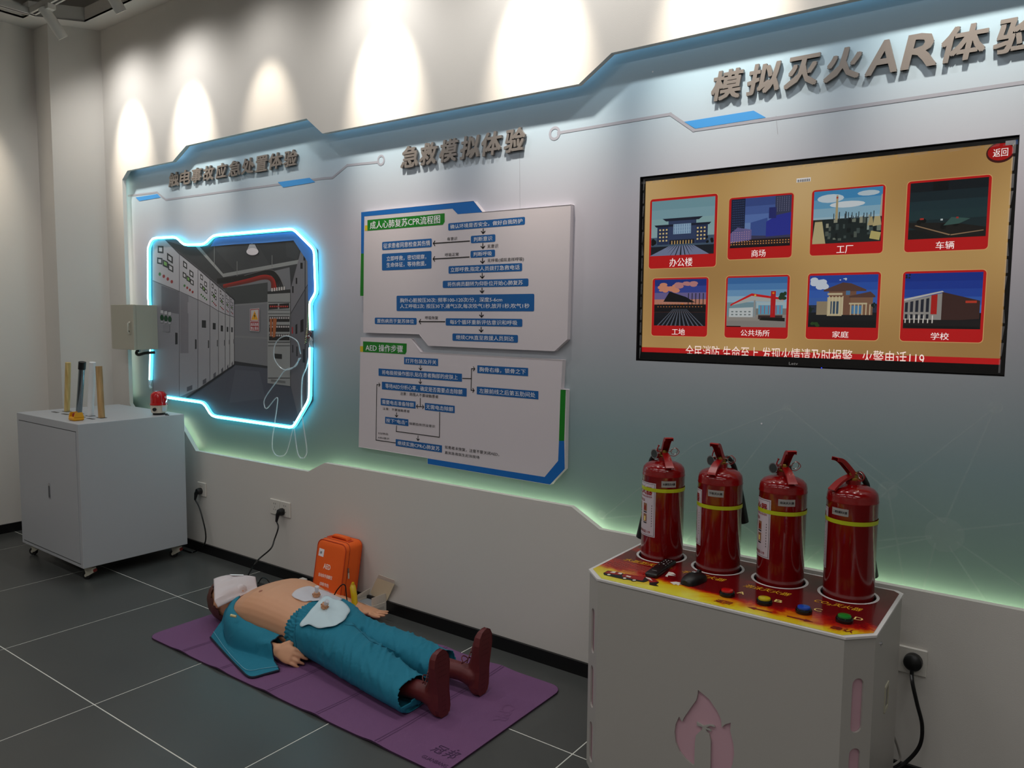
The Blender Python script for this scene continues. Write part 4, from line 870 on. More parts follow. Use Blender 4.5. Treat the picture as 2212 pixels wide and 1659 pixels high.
# flame outline on the front face, a = distance from the left front corner
fx = lambda px, py: ((lambda v: (v.x-BOD[0][0], v.z))(onY(px, py, BOD[0][1])))
def zf(pts): return [fx(1240+a*.33454, 1180+b*.33454) for a, b in pts]
fr = [Vector((a, b, 0)) for a, b in zf([(800, 928), (870, 985), (925, 1070), (952, 1172), (975, 1148), (1012, 1140), (1008, 1190), (1032, 1290), (1030, 1390), (1005, 1470), (960, 1530)])]
right = [(p.x, p.y) for p in bez(fr, 4)]
fl_ = [Vector((a, b, 0)) for a, b in zf([(720, 1530), (770, 1412), (700, 1350), (655, 1270), (650, 1190), (678, 1100), (698, 1134), (745, 1060), (790, 990), (800, 928)])]
q1 = zf([(800, 928), (870, 985), (925, 1065), (950, 1120), (953, 1172), (975, 1150), (1012, 1140), (1008, 1190), (1028, 1270), (1034, 1340), (1022, 1410), (990, 1480), (940, 1530), (878, 1570)])
q2 = zf([(878, 1540), (882, 1260), (872, 1215), (858, 1200), (850, 1182), (885, 1196), (880, 1186), (852, 1170), (880, 1160), (908, 1170), (900, 1158), (870, 1152), (835, 1160), (792, 1136), (793, 1158), (828, 1168), (826, 1186), (808, 1200), (786, 1222), (780, 1270), (776, 1412), (766, 1414), (720, 1375), (680, 1325), (655, 1265), (648, 1200), (655, 1150), (678, 1100), (688, 1118), (698, 1134), (708, 1110), (745, 1055), (788, 995), (797, 960)])
FLAME = q1+q2
SLZ = [(.391, .537), (.211, .349), (.028, .162)]
body = None
for i in range(len(BOD)):
    p, q = BOD[i], BOD[(i+1) % len(BOD)]; fn, L = facefn(p, q); hol = []
    if i == 0: hol = [FLAME]
    if i in (1, 7): hol = [slotp(L/2, a, b, .016) for a, b in SLZ]
    if i == 2: hol = [rrect(L*.46, .375, L*.56, .44, .003)]
    o = MB().prism([(0, 0), (L, 0), (L, PZ-.006), (0, PZ-.006)], fn, -.006, 0, hol).build('side_panel', POW, pod)
    if i == 0:
        MB().prism([(.15, .05), (.55, .05), (.55, .45), (.15, .45)], fn, -.012, -.007).build('pink_backing', PINK, pod)
    if i in (1, 7):
        MB().prism([(.005, .015), (L-.005, .015), (L-.005, .56), (.005, .56)], fn, -.012, -.007).build('pink_backing', PINK, pod)
    if i == 2:
        hb = MB().prism([(L*.44, .37), (L*.58, .37), (L*.58, .445), (L*.44, .445)], fn, -.03, -.024).build('handle_recess', M('recess_beige', (150, 146, 120), .5), pod)
        fr_ = MB().prism(rrect(L*.445, .368, L*.575, .447, .004), fn, 0, .003, [rrect(L*.46, .378, L*.56, .437, .003)]).build('handle_frame', M('handle_beige', (196, 192, 170), .5), pod)
        MB().prism([(L*.44, .37), (L*.46, .37), (L*.46, .445), (L*.44, .445)], fn, -.024, -.006).build('recess_side', M('recess_dark', (96, 92, 72), .6), pod)
        kz = MB().lathe([(0, 0), (.006, 0), (.006, .003), (0, .003)], (0, 0, 0), 14); kz.v = [fn(.074+v.x, .6+v.y, v.z) for v in kz.v]; kz.build('key_lock', CHROME, pod); kz2 = MB(); kz2.flat(circ(.074, .6, .003, 10), fn, .0035); kz2.build('keyhole', BLACK, pod)
top = MB().prism(POD, I3, PZ-.006, PZ, [circ(x, y, .0765, 36) for x, y in HOLES]).build('top_plate', WHITEA, pod)
FIRE = M('fire_print', (140, 10, 12), .18, coat=.4)
nt, g, s_ = posnodes(FIRE)
tx = nt.nodes.new('ShaderNodeTexNoise'); tx.inputs['Scale'].default_value = 7; tx.inputs['Detail'].default_value = 5; tx.inputs['Roughness'].default_value = .6; tx.inputs['Distortion'].default_value = .8
nt.links.new(g.outputs['Position'], tx.inputs['Vector'])
my = maprange(nt, s_.outputs['Y'], -.605, -.435, 1, 0)
mx = maprange(nt, s_.outputs['X'], -1.15, -.75, .22, .0)
ad = nt.nodes.new('ShaderNodeMath'); ad.operation = 'MULTIPLY_ADD'; nt.links.new(tx.outputs['Fac'], ad.inputs[0]); ad.inputs[1].default_value = 1.1; nt.links.new(my.outputs[0], ad.inputs[2])
a2 = nt.nodes.new('ShaderNodeMath'); a2.operation = 'ADD'; nt.links.new(ad.outputs[0], a2.inputs[0]); nt.links.new(mx.outputs[0], a2.inputs[1])
a3 = maprange(nt, a2.outputs[0], .72, 1.75)
rp = ramp(nt, a3.outputs[0], [(0, (104, 10, 16)), (.14, (150, 10, 14)), (.24, (190, 40, 12)), (.34, (222, 130, 20)), (.48, (232, 196, 30)), (.75, (236, 226, 70))]); nt.links.new(rp.outputs[0], nt.nodes['Principled BSDF'].inputs['Base Color'])
MB().flat(inset(POD, .010), I3, PZ+.0006, [circ(x, y, .0765, 36) for x, y in HOLES]).build('fire_print', FIRE, pod)
for x, y in HOLES:
    MB().flat(circ(x, y, .0845, 40), I3, PZ+.0012, [circ(x, y, .0765, 40)]).build('hole_rim', WHITEA, pod)
MB().box((-1.19, -.345, PZ-.06), (-.40, -.165, PZ-.05)).build('inner_shelf', M('inner_dark', (30, 28, 28), .7), pod)
GOLDI = M('gold_ink', (226, 170, 40), .4); REDI = M('dark_red_ink', (120, 20, 16), .4); YRIM = M('pale_yellow_ink', (238, 214, 130), .4)
def ttext(t, x0, y0, x1, y1, mat=GOLDI, nm='printed_lettering', shear=.3, bold=.012, d=.0012):
    mb = MB(); ctext(mb, t, x0, y0, x1, y1, I3, PZ+d, bold=bold, shear=shear); mb.build(nm, mat, pod, fix=False)
ttext('水基型灭火器', -1.178, -.381, -1.010, -.352); ttext('干粉灭火器', -.972, -.381, -.828, -.352); ttext('泡沫灭火器', -.768, -.385, -.630, -.356); ttext('CO₂灭火器', -.562, -.386, -.435, -.356)
for t, x in (('A', -.747), ('B', -.638), ('C', -.530), ('D', -.424)): ttext(t, x-.016, -.452, x+.006, -.430, YRIM, shear=0, bold=.02)
ttext('返回', -.792, -.556, -.742, -.532, REDI, bold=.03, shear=.2); ttext('确认', -.476, -.556, -.420, -.532, REDI, bold=.03, shear=.2)
MB().flat([(-.700, -.540), (-.676, -.530), (-.676, -.536), (-.630, -.536), (-.630, -.544), (-.676, -.544), (-.676, -.550)], I3, PZ+.0012).build('printed_arrow', REDI, pod)
MB().flat([(-.520, -.540), (-.544, -.530), (-.544, -.536), (-.590, -.536), (-.590, -.544), (-.544, -.544), (-.544, -.550)], I3, PZ+.0012).build('printed_arrow', REDI, pod)
def zq(pts): return [(lambda v: (v.x, v.y))(onZ(1250+a*.15823, 1120+b*.15823, PZ+.001)) for a, b in pts]
PINKI = M('pale_red_ink', (206, 96, 84), .4)
MB().line(zq([(490, 550), (318, 655), (910, 785), (1045, 700), (1080, 665), (490, 550)]), .0018, I3, PZ+.0010).build('printed_box_outline', PINKI, pod)
tb_ = MB()
for k in range(9):
    t = k/9; A = (500-165*t, 570+88*t); B_ = (1060-140*t, 690+85*t)
    if k > 6: B_ = (A[0]+(B_[0]-A[0])*.75, A[1]+(B_[1]-A[1])*.75)
    for j in range(24):
        u = j/24; p, q = (A[0]+(B_[0]-A[0])*u, A[1]+(B_[1]-A[1])*u), (A[0]+(B_[0]-A[0])*(u+.026), A[1]+(B_[1]-A[1])*(u+.026)); tb_.line(zq([p, q]), .0032, I3, PZ+.0010)
o = tb_.build('printed_small_text', PINKI, pod); o['kind'] = 'stuff'
def pt_(nm, mat, *polys):
    mb = MB(); d = PZ+.0014+pt_.k*.00003
    for q in polys: mb.flat(zq(q), I3, d)
    pt_.k += 1; mb.build(nm, mat, pod)
pt_.k = 0
INKB = M('truck_black', (20, 14, 14), .4); INKR = M('truck_red', (150, 18, 16), .4); INKW = M('truck_white', (225, 216, 206), .4)
pt_('printed_truck_shadow', INKB, [(336, 745), (400, 712), (560, 735), (620, 760), (905, 800), (960, 850), (890, 872), (560, 820), (345, 770)], [(965, 865), (1100, 870), (1060, 905), (1095, 925), (1040, 922), (965, 905)])
pt_('printed_truck_cab', INKR, [(350, 742), (410, 716), (605, 745), (560, 775), (400, 755)], [(590, 770), (640, 755), (905, 800), (870, 850), (600, 800)], [(920, 800), (1000, 800), (1095, 868), (970, 875)])
pt_('printed_truck_window', INKW, [(425, 738), (470, 722), (515, 728), (490, 748)], [(530, 752), (555, 738), (600, 745), (580, 765)], [(640, 790), (660, 778), (720, 795), (700, 808)], [(915, 800), (980, 818), (1010, 855), (920, 815)])
for cx, cy in ((410, 768), (625, 818), (755, 845)):
    pt_('printed_wheel', INKB, circ(cx, cy, 42, 14, 17)); pt_('printed_wheel_hub', INKW, circ(cx+3, cy-1, 24, 12, 9))
pt_('printed_wing', INKW, [(1180, 790), (1230, 730), (1290, 740), (1328, 770), (1250, 765), (1330, 788), (1220, 780), (1215, 800)])
pt_('printed_wing', INKW, [(1245, 870), (1330, 865), (1400, 880), (1370, 888), (1428, 910), (1380, 902), (1360, 918), (1330, 900), (1300, 908)])

def pbutton(x, y, capc, lab):
    o = empty('push_button', (x, y, PZ)); tag(o, lab, 'push button', 'arcade buttons on the stand')
    MB().lathe([(0, .0008), (.0215, .0008), (.0222, .003), (.0222, .010), (.0205, .0135), (.018, .0140), (0, .0140)], (x, y, PZ), 30).build('base', M('button_black', (10, 10, 10), .15), o, smooth=True)
    MB().lathe([(0, .013), (.0172, .013), (.0175, .015), (.0165, .0185), (.012, .0198), (0, .0203)], (x, y, PZ), 30).build('cap', M('button_colour', capc, .15, coat=.5), o, smooth=True)
pbutton(-.778, -.487, (190, 20, 20), 'red topped push button, leftmost on the stand'); pbutton(-.670, -.485, (196, 176, 20), 'yellow topped push button above the left arrow')
pbutton(-.561, -.486, (14, 72, 176), 'blue topped push button above the right arrow'); pbutton(-.456, -.484, (10, 130, 44), 'green topped push button, rightmost on the stand')
# remote control
ra, rb_ = onZ(1405, 1249, PZ), onZ(1449, 1217, PZ); rd = (rb_-ra).normalized(); rn = Vector((-rd.y, rd.x, 0)); rc_ = (ra+rb_)/2; RL = (rb_-ra).length/2
rm = empty('remote_control', (rc_.x, rc_.y, PZ)); tag(rm, 'black remote control with small white keys lying on the fire print', 'remote control')
rf = lambda a, b, d: rc_+rd*a+rn*b+Vector((0, 0, d+.0010)); mb = MB()
rings = []
for d, k in ((0, .003), (.004, 0), (.010, 0), (.0135, .0025), (.014, .004)):
    rings.append([rf(a, b, d) for a, b in rrect(-RL+k, -.021+k, RL-k, .021-k, .009, 4)])
mb.loft(rings).build('casing', M('remote_black', (12, 12, 13), .35), rm, smooth=True)
KEYW = M('key_white', (200, 200, 200), .4)
for a, b, w_, h_ in ((.06, -.010, .0022, .004), (.06, .0, .002, .004), (.06, .010, .0022, .004), (.045, -.010, .001, .004), (.045, 0, .002, .0035), (.045, .010, .001, .004), (.03, -.011, .001, .005), (.022, 0, .003, .005), (.03, .011, .001, .005), (.012, -.011, .003, .001), (.012, .011, .003, .001)):
    MB().flat([(a*RL/.08-w_, b-h_/2), (a*RL/.08+w_, b-h_/2), (a*RL/.08+w_, b+h_/2), (a*RL/.08-w_, b+h_/2)], rf, .0144).build('key', KEYW, rm)
for k in range(5): MB().flat(rc(-RL*.62-.0012, -.007+.0032*k, -RL*.62+.0012, -.005+.0032*k), rf, .0144).build('maker_mark', KEYW, rm)
# mouse
mc = onZ(1499, 1257, PZ); md = Vector((.15, 1, 0)).normalized(); mn = Vector((md.y, -md.x, 0))
mo = empty('computer_mouse', (mc.x, mc.y, PZ)); tag(mo, 'black computer mouse beside the remote control', 'mouse')
rings = []
for i in range(11):
    t = i/10; a = -.052+.104*t; wd = .031*(math.sin(PI*(.06+.88*t))**.45)*(1-.12*math.sin(PI*t)**2); h = .033*(math.sin(PI*(.12+.72*t)))**.8*(1-.25*t)
    rings.append([Vector((mc.x, mc.y, PZ+.0015))+md*a+mn*(wd*math.cos(th))+Vector((0, 0, h*max(0, math.sin(th))**.75 if math.sin(th) > 0 else 0)) for th in [2*PI*k/20 for k in range(20)]])
ms = MB().loft(rings).build('shell', M('mouse_black', (13, 13, 14), .4), mo, smooth=True, angle=60)
MB().cyl(mc+md*.028+mn*-.004+Vector((0, 0, .023)), mc+md*.028+mn*.004+Vector((0, 0, .023)), .0095, n=16).build('scroll_wheel', RUB, mo)
mb = MB()
for a0, b0, a1, b1 in ((-.006, -.006, -.004, .006), (-.006, -.006, .006, -.004), (.004, -.006, .006, .006), (-.006, .004, .0, .006), (-.003, -.001, .003, .003)):
    mb.add([mc+md*a+mn*b+Vector((0, 0, .0318)) for a, b in rc(a0, b0, a1, b1)], [(0, 1, 2, 3)])
mb.build('logo_mark', KEYW, mo, fix=False)

# ------------------------------------------------------------------ fire extinguishers
ER = .070
LABW = M('label_paper', (206, 196, 206), .4); PLATE = M('label_silver', (176, 174, 172), .35, .3); BAND = M('band_yellow', (186, 196, 24), .4); LRED = M('label_red', (150, 24, 24), .4); LBR = M('label_brown', (150, 104, 72), .4)
PINM = M('pin_steel', (196, 190, 186), .25, 1)
def extinguisher(i, x, y, lever, hose, lab_edge, plate, plate_txt, band_z, label, gside=-1, drop=0):
    o = empty('fire_extinguisher', (x, y, PZ-.05)); tag(o, label, 'fire extinguisher', 'fire extinguishers in the stand'); c = Vector((x, y, PZ))
    MB().lathe([(0, -.0495), (.060, -.0495), (.066, -.045), (ER, -.038), (ER, .280), (ER+.0012, .282), (ER+.0012, .285), (ER, .287), (ER, .296), (.067, .308), (.058, .318), (.042, .325), (.026, .328), (.021, .331), (.021, .343), (0, .343)], c, 48).build('cylinder', RED, o, smooth=True, angle=50)
    MB().lathe([(0, .342), (.0165, .342), (.0165, .347), (.013, .349), (.0125, .362), (.010, .366), (0, .366)], c, 8).build('brass_valve', BRASS, o)
    L = Vector((math.cos(lever), math.sin(lever), 0)); N = Vector((-L.y, L.x, 0)); up = Vector((0, 0, 1))
    def channel(nm, prof, w0, w1, th):
        # curved sheet-metal lever with turned down sides
        mb = MB(); P = bez([Vector((a, 0, b)) for a, b in prof], 5); n = len(P); rings = []
        for k, p in enumerate(P):
            q = P[min(k+1, n-1)]-P[max(k-1, 0)]; q.normalize(); nn = Vector((q.z, 0, -q.x)); w_ = w0+(w1-w0)*k/(n-1); dp = th*(1-.35*k/(n-1)); t_ = .0016
            sec = [(-w_, -dp), (-w_, 0), (w_, 0), (w_, -dp), (w_-t_, -dp), (w_-t_, -t_), (-w_+t_, -t_), (-w_+t_, -dp)]
            rings.append([c+L*(p.x-nn.x*s)+N*r+up*(p.z-nn.z*s) for r, s in sec])
        mb.loft(rings); return mb.build(nm, RED2, o)
    channel('squeeze_lever', [(-.020, .360), (-.005, .366), (.010, .382), (.024, .400), (.036, .411), (.050, .415), (.060, .413)] if i != 3 else [(-.022, .356), (-.004, .362), (.014, .380), (.034, .399), (.050, .409), (.066, .412)], .010, .014, .016)
    channel('carry_handle', [(-.018, .357), (.010, .358), (.030, .352), (.050, .341), (.068, .326), (.076, .318)], .009, .014, .009)
    # safety pin with rings
    pc = c+L*.004+up*.361; MB().cyl(pc-N*.024, pc+N*.026, .0016, n=8).build('safety_pin', PINM, o)
    rg = MB(); rg.tube([pc+N*(.033+.011*math.cos(t))+L*(.004*math.sin(t*1))+up*(.011*math.sin(t)) for t in [2*PI*k/18 for k in range(19)]], .0011, 6); rg.build('pull_ring', PINM, o, smooth=True)
    MB().tube(bez([pc+N*.02, pc+N*.036+up*.012, pc+N*.05-up*.002, pc+N*.036-up*.016, pc+N*.018-up*.014], 6), .0011, 6).build('seal_tie', RED2, o)
    MB().tube(bez([pc-N*.018, pc-N*.026+up*.006+L*.004, pc-N*.021+up*.022+L*.006], 4), [.002]*8+[.004], 8).build('seal_tag', RED2, o)
    # gauge on the screen-left side
    if gside:
        gd = Vector((-.80, -.59, 0)).normalized(); gp_ = c+gd*.014+up*.352; MB().cyl(gp_, gp_+gd*.012, .004, n=8).build('gauge_stem', BRASS, o)
        gv = (gd*.55+Vector((.3, -.95, 0))*.45).normalized(); gg = gp_+gd*.016
        g1 = MB().cyl(gg-gv*.005, gg+gv*.005, .0165, n=24).build('gauge', CHROME, o, smooth=True); MB().cyl(gg+gv*.0052, gg+gv*.0056, .0135, n=24).build('gauge_face', M('gauge_face', (60, 66, 66), .2), g1)
    # hose and horn
    H = Vector((hose[0], hose[1], 0)); hd = H.normalized(); st_ = c+up*.352
    MB().cyl(st_, st_+hd*.020, .007, n=10).build('hose_joint', BRASS, o)
    HP = bez([st_+hd*.016, st_+hd*.034+up*.004, st_+hd*.060-up*.020, st_+hd*.076-up*.05, st_+hd*.082-up*(.15-drop)], 6)
    hs = MB().tube(HP, .0085, 10).build('hose', RUB, o, smooth=True)
    e = HP[-1]; MB().tube([e, e-up*.02, e-up*.10+hd*.016, e-up*.165+hd*.026], [.011, .012, .019, .026], 18).build('horn', BLACK, hs, smooth=True)
    # labels wrap round the cylinder
    def cyl(a0): return lambda a, b, d: c+Vector(((ER+d)*math.cos(a0+a/ER), (ER+d)*math.sin(a0+a/ER), b))
    def patch(par, nm, a0, s0, s1, z0, z1, mat, d, nseg=14, skew=0):
        f = cyl(a0); mb = MB(); vs = []; 
        for k in range(nseg+1):
            s = s0+(s1-s0)*k/nseg; vs += [f(s, z0+skew*k/nseg, d), f(s, z1+skew*k/nseg, d)]
        return mb.add(vs, [(2*k, 2*k+2, 2*k+3, 2*k+1) for k in range(nseg)]).build(nm, mat, par, smooth=True, fix=False)
    W_ = .105; zt_, zb_ = .262, .080
    lb = patch(o, 'instruction_label', lab_edge, -W_, 0, zb_, zt_, LABW, .0006)
    lf = cyl(lab_edge)
    for s0, s1, z0, z1 in ((-W_+.003, -.003, zt_-.0045, zt_-.0035), (-W_+.003, -.003, zb_+.0035, zb_+.0045), (-.0045, -.0035, zb_+.004, zt_-.004), (-W_+.0035, -W_+.0045, zb_+.004, zt_-.004)):
        patch(lb, 'label_border', lab_edge, s0, s1, z0, z1, PBLACK, .0009)
    def lt(t, s0, z0, s1, z1, mat, bold=.03): mb = MB(); ctext(mb, t, s0, z0, s1, z1, lf, .0010, bold=bold); mb.build('label_lettering', mat, lb, fix=False)
    lt('灭火器', -.092, zt_-.042, -.012, zt_-.014, LRED, .05); lt('FIRE EXTINGUISHER', -.092, zt_-.051, -.012, zt_-.045, LRED, .02); lt('使用方法', -.085, zt_-.067, -.045, zt_-.057, LRED)
    for z0, m_ in ((zt_-.098, LBR), (zt_-.134, LBR)):
        for s0 in (-.085, -.052): 
            patch(lb, 'label_picture', lab_edge, s0, s0+.018, z0, z0+.026, m_, .0009); patch(lb, 'label_picture_figure', lab_edge, s0+.004, s0+.013, z0+.003, z0+.018, LRED if z0 > zt_-.12 else YRIM, .0012)
            patch(lb, 'picture_caption', lab_edge, s0, s0+.018, z0-.006, z0-.002, PBLACK, .0009)
    for k in range(9): patch(lb, 'label_text_column', lab_edge, -.014, -.012, zt_-.075-.0085*k-.004, zt_-.075-.0085*k, PBLACK, .0009, 2)
    lt('火警电话119', -.085, zb_+.010, -.018, zb_+.020, LRED)
    cam_a = math.atan2(CAM.y-y, CAM.x-x); pa = cam_a+plate[0]; pz_ = plate[1]
    ps = patch(o, 'name_plate', pa, -.0245, .0245, pz_-.0105, pz_+.0105, PLATE, .0008, 8)
    mb = MB(); ctext(mb, plate_txt, -.020, pz_-.004, .021, pz_+.004, cyl(pa), .0012, bold=.03); mb.build('plate_lettering', PBLACK, ps, fix=False)
    patch(o, 'yellow_band', 0, 0, 2*PI*ER, band_z-.006, band_z+.006, BAND, .0016, 48)
    return o
def pzf(px, py): return onY(px, py, -.2545-ER).z-PZ
deg = math.radians
extinguisher(0, *HOLES[0], deg(-50), (-.10, .055), deg(-85), (deg(15), pzf(1445, 1049)), '水基型灭火器', pzf(1440, 1063), 'red fire extinguisher, leftmost, its black horn sticking out to the left')
extinguisher(1, *HOLES[1], deg(-92), (.035, .10), deg(-121), (deg(-11), pzf(1548, 1067)), '干粉灭火器', pzf(1556, 1099), 'red fire extinguisher second from the left, its horn showing on the right', drop=.10)
extinguisher(2, *HOLES[2], deg(-52), (.0, .10), deg(-101), (deg(10), pzf(1699, 1088)), '泡沫灭火器', pzf(1690, 1111), 'red fire extinguisher third from the left, with its lever tipped right')
extinguisher(3, *HOLES[3], deg(-128), (.035, .10), deg(-141), (deg(-27), pzf(1813, 1106)), '二氧化碳灭火器', pzf(1840, 1132), 'red fire extinguisher, rightmost, with its lever and handle pointing left', gside=0)

# ------------------------------------------------------------------ exercise mat
MX0, MX1, MY0, MY1 = -3.31, -1.545, -.875, -.150
mat_ = empty('exercise_mat', (-2.4, -.5, 0)); tag(mat_, 'purple folding exercise mat under the mannequin', 'exercise mat')
SEAMS = [-3.024, -2.745, -2.434, -2.150, -1.842]
def mz(x, y):
    h = 0
    for s in SEAMS: h += .006*math.exp(-((x-s+.01)/.05)**2)
    edge = max(0, 1-abs(y-MY0)/.14) if y < -.5 else max(0, 1-abs(y-MY1)/.10)
    return .001+h*edge
def matmap(x, y):
    # the mat lies slightly askew
    t = (x-MX0)/(MX1-MX0); return Vector((x, y+.045*t*0+(-.01 if y < -.5 else .0), mz(x, y)))
nx, ny = 90, 30; vs = []; fs_ = []; R0 = .055
def inside(u, v): # rounded plan outline pull-in
    return u, v
def skew(x, y):
    t = (x-MX0)/(MX1-MX0); y_far = -.545+(.40)*min(1, t/.0001) if False else y
    return x, y
for j in range(ny+1):
    for i in range(nx+1):
        x = MX0+(MX1-MX0)*i/nx; y = MY0+(MY1-MY0)*j/ny
        # round the corners
        dx = max(MX0+R0-x, x-(MX1-R0), 0); dy = max(MY0+R0-y, y-(MY1-R0), 0)
        if dx > 0 and dy > 0:
            m = max(dx, dy); k = m/math.hypot(dx, dy); dx2, dy2 = dx*k, dy*k
            x += (dx-dx2)*(1 if x < -2.4 else -1); y += (dy-dy2)*(1 if y < -.5 else -1)
        vs.append(Vector((x, y, mz(x, y)+.006)))
N1 = len(vs); vs += [Vector((v.x, v.y, v.z-.006)) for v in vs]
for j in range(ny):
    for i in range(nx):
        a = j*(nx+1)+i; fs_.append((a, a+1, a+nx+2, a+nx+1)); fs_.append((a+N1, a+nx+1+N1, a+nx+2+N1, a+1+N1))
bd = [i for i in range(nx+1)]+[j*(nx+1)+nx for j in range(1, ny+1)]+[ny*(nx+1)+i for i in range(nx-1, -1, -1)]+[j*(nx+1) for j in range(ny-1, 0, -1)]
MB().add(vs, fs_).build('pad', MATP, mat_, smooth=True)
rim = MB(); k0 = len(bd); rim.add([vs[b]+Vector((0, 0, -.0004)) for b in bd]+[vs[b+N1] for b in bd], [(i, (i+1) % k0, k0+(i+1) % k0, k0+i) for i in range(k0)])
c0 = Vector((-2.43, -.51, 0))
for i in range(len(rim.v)): d = rim.v[i]-c0; rim.v[i] = rim.v[i]+Vector((.0008 if d.x > 0 else -.0008, .0008 if d.y > 0 else -.0008, 0))
rim.build('edge', MATD, mat_, fix=False)
for s in SEAMS:
    for k in (-.006, .006):
        mb = MB(); pts = []
        for j in range(31):
            y = MY0+.004+(MY1-MY0-.008)*j/30; pts += [(s+k-.0022, y, mz(s+k, y)+.0066), (s+k+.0022, y, mz(s+k, y)+.0066)]
        mb.add(pts, [(2*j, 2*j+1, 2*j+3, 2*j+2) for j in range(30)]).build('fold_seam', MATL, mat_, fix=False)
def mfn(px0, py0, ang):
    o = onZ(px0, py0, .0078); ca_, sa_ = math.cos(ang), math.sin(ang)
    return lambda a, b, d: o+Vector((a*ca_-b*sa_, a*sa_+b*ca_, d))
f1 = mfn(928, 1621, .02); mb = MB(); ctext(mb, '冠邦', 0, 0, .10, .05, f1, 0, bold=.012, shear=.2, space=1.2); mb.build('printed_name', MATT, mat_, fix=False)
f1 = mfn(921, 1627, .02); mb = MB(); ctext(mb, 'GUANBANG', 0, -.028, .105, -.010, f1, 0, bold=.004, shear=.1); mb.build('printed_name', MATT, mat_, fix=False)
f1 = mfn(990, 1621, 0); MB().flat(circ(0, 0, .004, 10), f1, 0).build('printed_dot', MATT, mat_)
f1 = mfn(1085, 1525, -1.25); mb = MB(); ctext(mb, 'CPR', -.02, .0, .11, .05, f1, 0, bold=0); mb.build('faint_lettering', M('mat_faint', (112, 72, 114), .75), mat_, fix=False)

# ------------------------------------------------------------------ mannequin
man = empty('training_mannequin', (-2.6, -.48, .01)); tag(man, 'bare-chested first aid mannequin in teal trousers lying on its back on the purple mat', 'mannequin')
FZ = .0085
def ell(c, ax1, ax2, r1, r2, n=24, p=1.0):
    return [Vector(c)+Vector(ax1)*(r1*math.copysign(abs(math.cos(t))**p, math.cos(t)))+Vector(ax2)*(r2*math.copysign(abs(math.sin(t))**p, math.sin(t))) for t in [2*PI*k/n for k in range(n)]]
YA, ZA = (0, 1, 0), (0, 0, 1)
def limb(mb, pts, rads, n=14):
    P = []; Rr = []
    pts = [Vector(p) for p in pts]
    V4 = bez(pts, 5); m = len(pts)-1
    for k, p in enumerate(V4):
        t = k/5; i = min(int(t), m-1); f = t-i if k < len(V4)-1 else 1; P.append(p); Rr.append(rads[i]+(rads[i+1]-rads[i])*f)
    mb.tube(P, Rr, n); 
    for p, r in ((P[0], Rr[0]), (P[-1], Rr[-1])): ball(mb, p, (r, r, r))
def ball(mb, c, r, n=14, m=8):
    c = Vector(c); rings = []
    for j in range(1, m):
        a = PI*j/m; rings.append([c+Vector((r[0]*math.sin(a)*math.cos(2*PI*k/n), r[1]*math.sin(a)*math.sin(2*PI*k/n), r[2]*math.cos(a))) for k in range(n)])
    k0 = len(mb.v); mb.loft(rings, cap=False)
    for ring, pole in ((rings[0], c+Vector((0, 0, r[2]))), (rings[-1], c-Vector((0, 0, r[2])))):
        mb.add(list(ring)+[pole], [(k, (k+1) % n, n) for k in range(n)])
def remesh(mb, vox, sm=6, fac=.5):
    me = mb.mesh('tmp'); b = bmesh.new(); b.from_mesh(me); bmesh.ops.recalc_face_normals(b, faces=b.faces); b.to_mesh(me); b.free()
    o = bpy.data.objects.new('tmp', me); COL.objects.link(o)
    r = o.modifiers.new('r', 'REMESH'); r.mode = 'VOXEL'; r.voxel_size = vox
    q = o.modifiers.new('s', 'SMOOTH'); q.factor = fac; q.iterations = sm
    dg = bpy.context.evaluated_depsgraph_get(); me2 = bpy.data.meshes.new_from_object(o.evaluated_get(dg))
    vs = [v.co.copy() for v in me2.vertices]; fs = [tuple(p.vertices) for p in me2.polygons]; ns = [v.normal.copy() for v in me2.vertices]
    bpy.data.objects.remove(o); bpy.data.meshes.remove(me2); bpy.data.meshes.remove(me)
    return vs, fs, ns
def hand(mb, W, T, back, thumb_side, L=.165, curl=.35, spread=.10):
    """W wrist, T unit direction of the fingers, back = unit vector out of the back of the hand"""
    T = T.normalized(); back = (back-T*back.dot(T)).normalized(); S = T.cross(back).normalized()*thumb_side
    pc = W+T*L*.30
    mb.loft([ell(W-T*.01, S, back, .026, .019, 14), ell(W+T*L*.12, S, back, .030, .016, 14, .8), ell(W+T*L*.32, S, back, .038, .014, 14, .75), ell(W+T*L*.50, S, back, .038, .0115, 14, .75), ell(W+T*L*.56, S, back, .034, .009, 14, .8)])
    for k, (o, l) in enumerate(((.029, .43), (.010, .49), (-.010, .45), (-.028, .36))):
        l *= L; r = .0088-.0006*k; d = (T+S*(spread*(1.5-k)/1.5)).normalized(); p = W+T*L*.50+S*o; P = [p]; c = curl*.5
        for q, fr in enumerate((.42, .32, .26)):
            dd = (d*math.cos(c)-back*math.sin(c)).normalized(); p = p+dd*l*fr; P.append(p); c += curl*(.9 if q == 0 else .6)
        limb(mb, P, [r*1.08, r, r*.95, r*.8], 10)
    p0 = W+T*L*.10+S*.022; p1 = W+T*L*.28+S*.046-back*.006; p2 = W+T*L*.42+S*.056-back*.012; p3 = W+T*L*.55+S*.055-back*.018
    limb(mb, [p0, p1, p2, p3], [.014, .012, .0098, .008], 10)
B_ = MB()
yc = -.478
def tor(x, hw, zt, zb=0.0, y=yc, p=.82): return ell((x, y, FZ+(zt+zb)/2), YA, ZA, hw, (zt-zb)/2, 32, p)
B_.loft([tor(-3.075, .06, .120, .055), tor(-3.055, .115, .145, .02), tor(-3.02, .158, .175, .004), tor(-2.97, .184, .203), tor(-2.91, .194, .224), tor(-2.84, .192, .232), tor(-2.76, .180, .224), tor(-2.68, .166, .210), tor(-2.58, .158, .192), tor(-2.46, .150, .170, y=-.488), tor(-2.38, .140, .150, .01, y=-.488)])
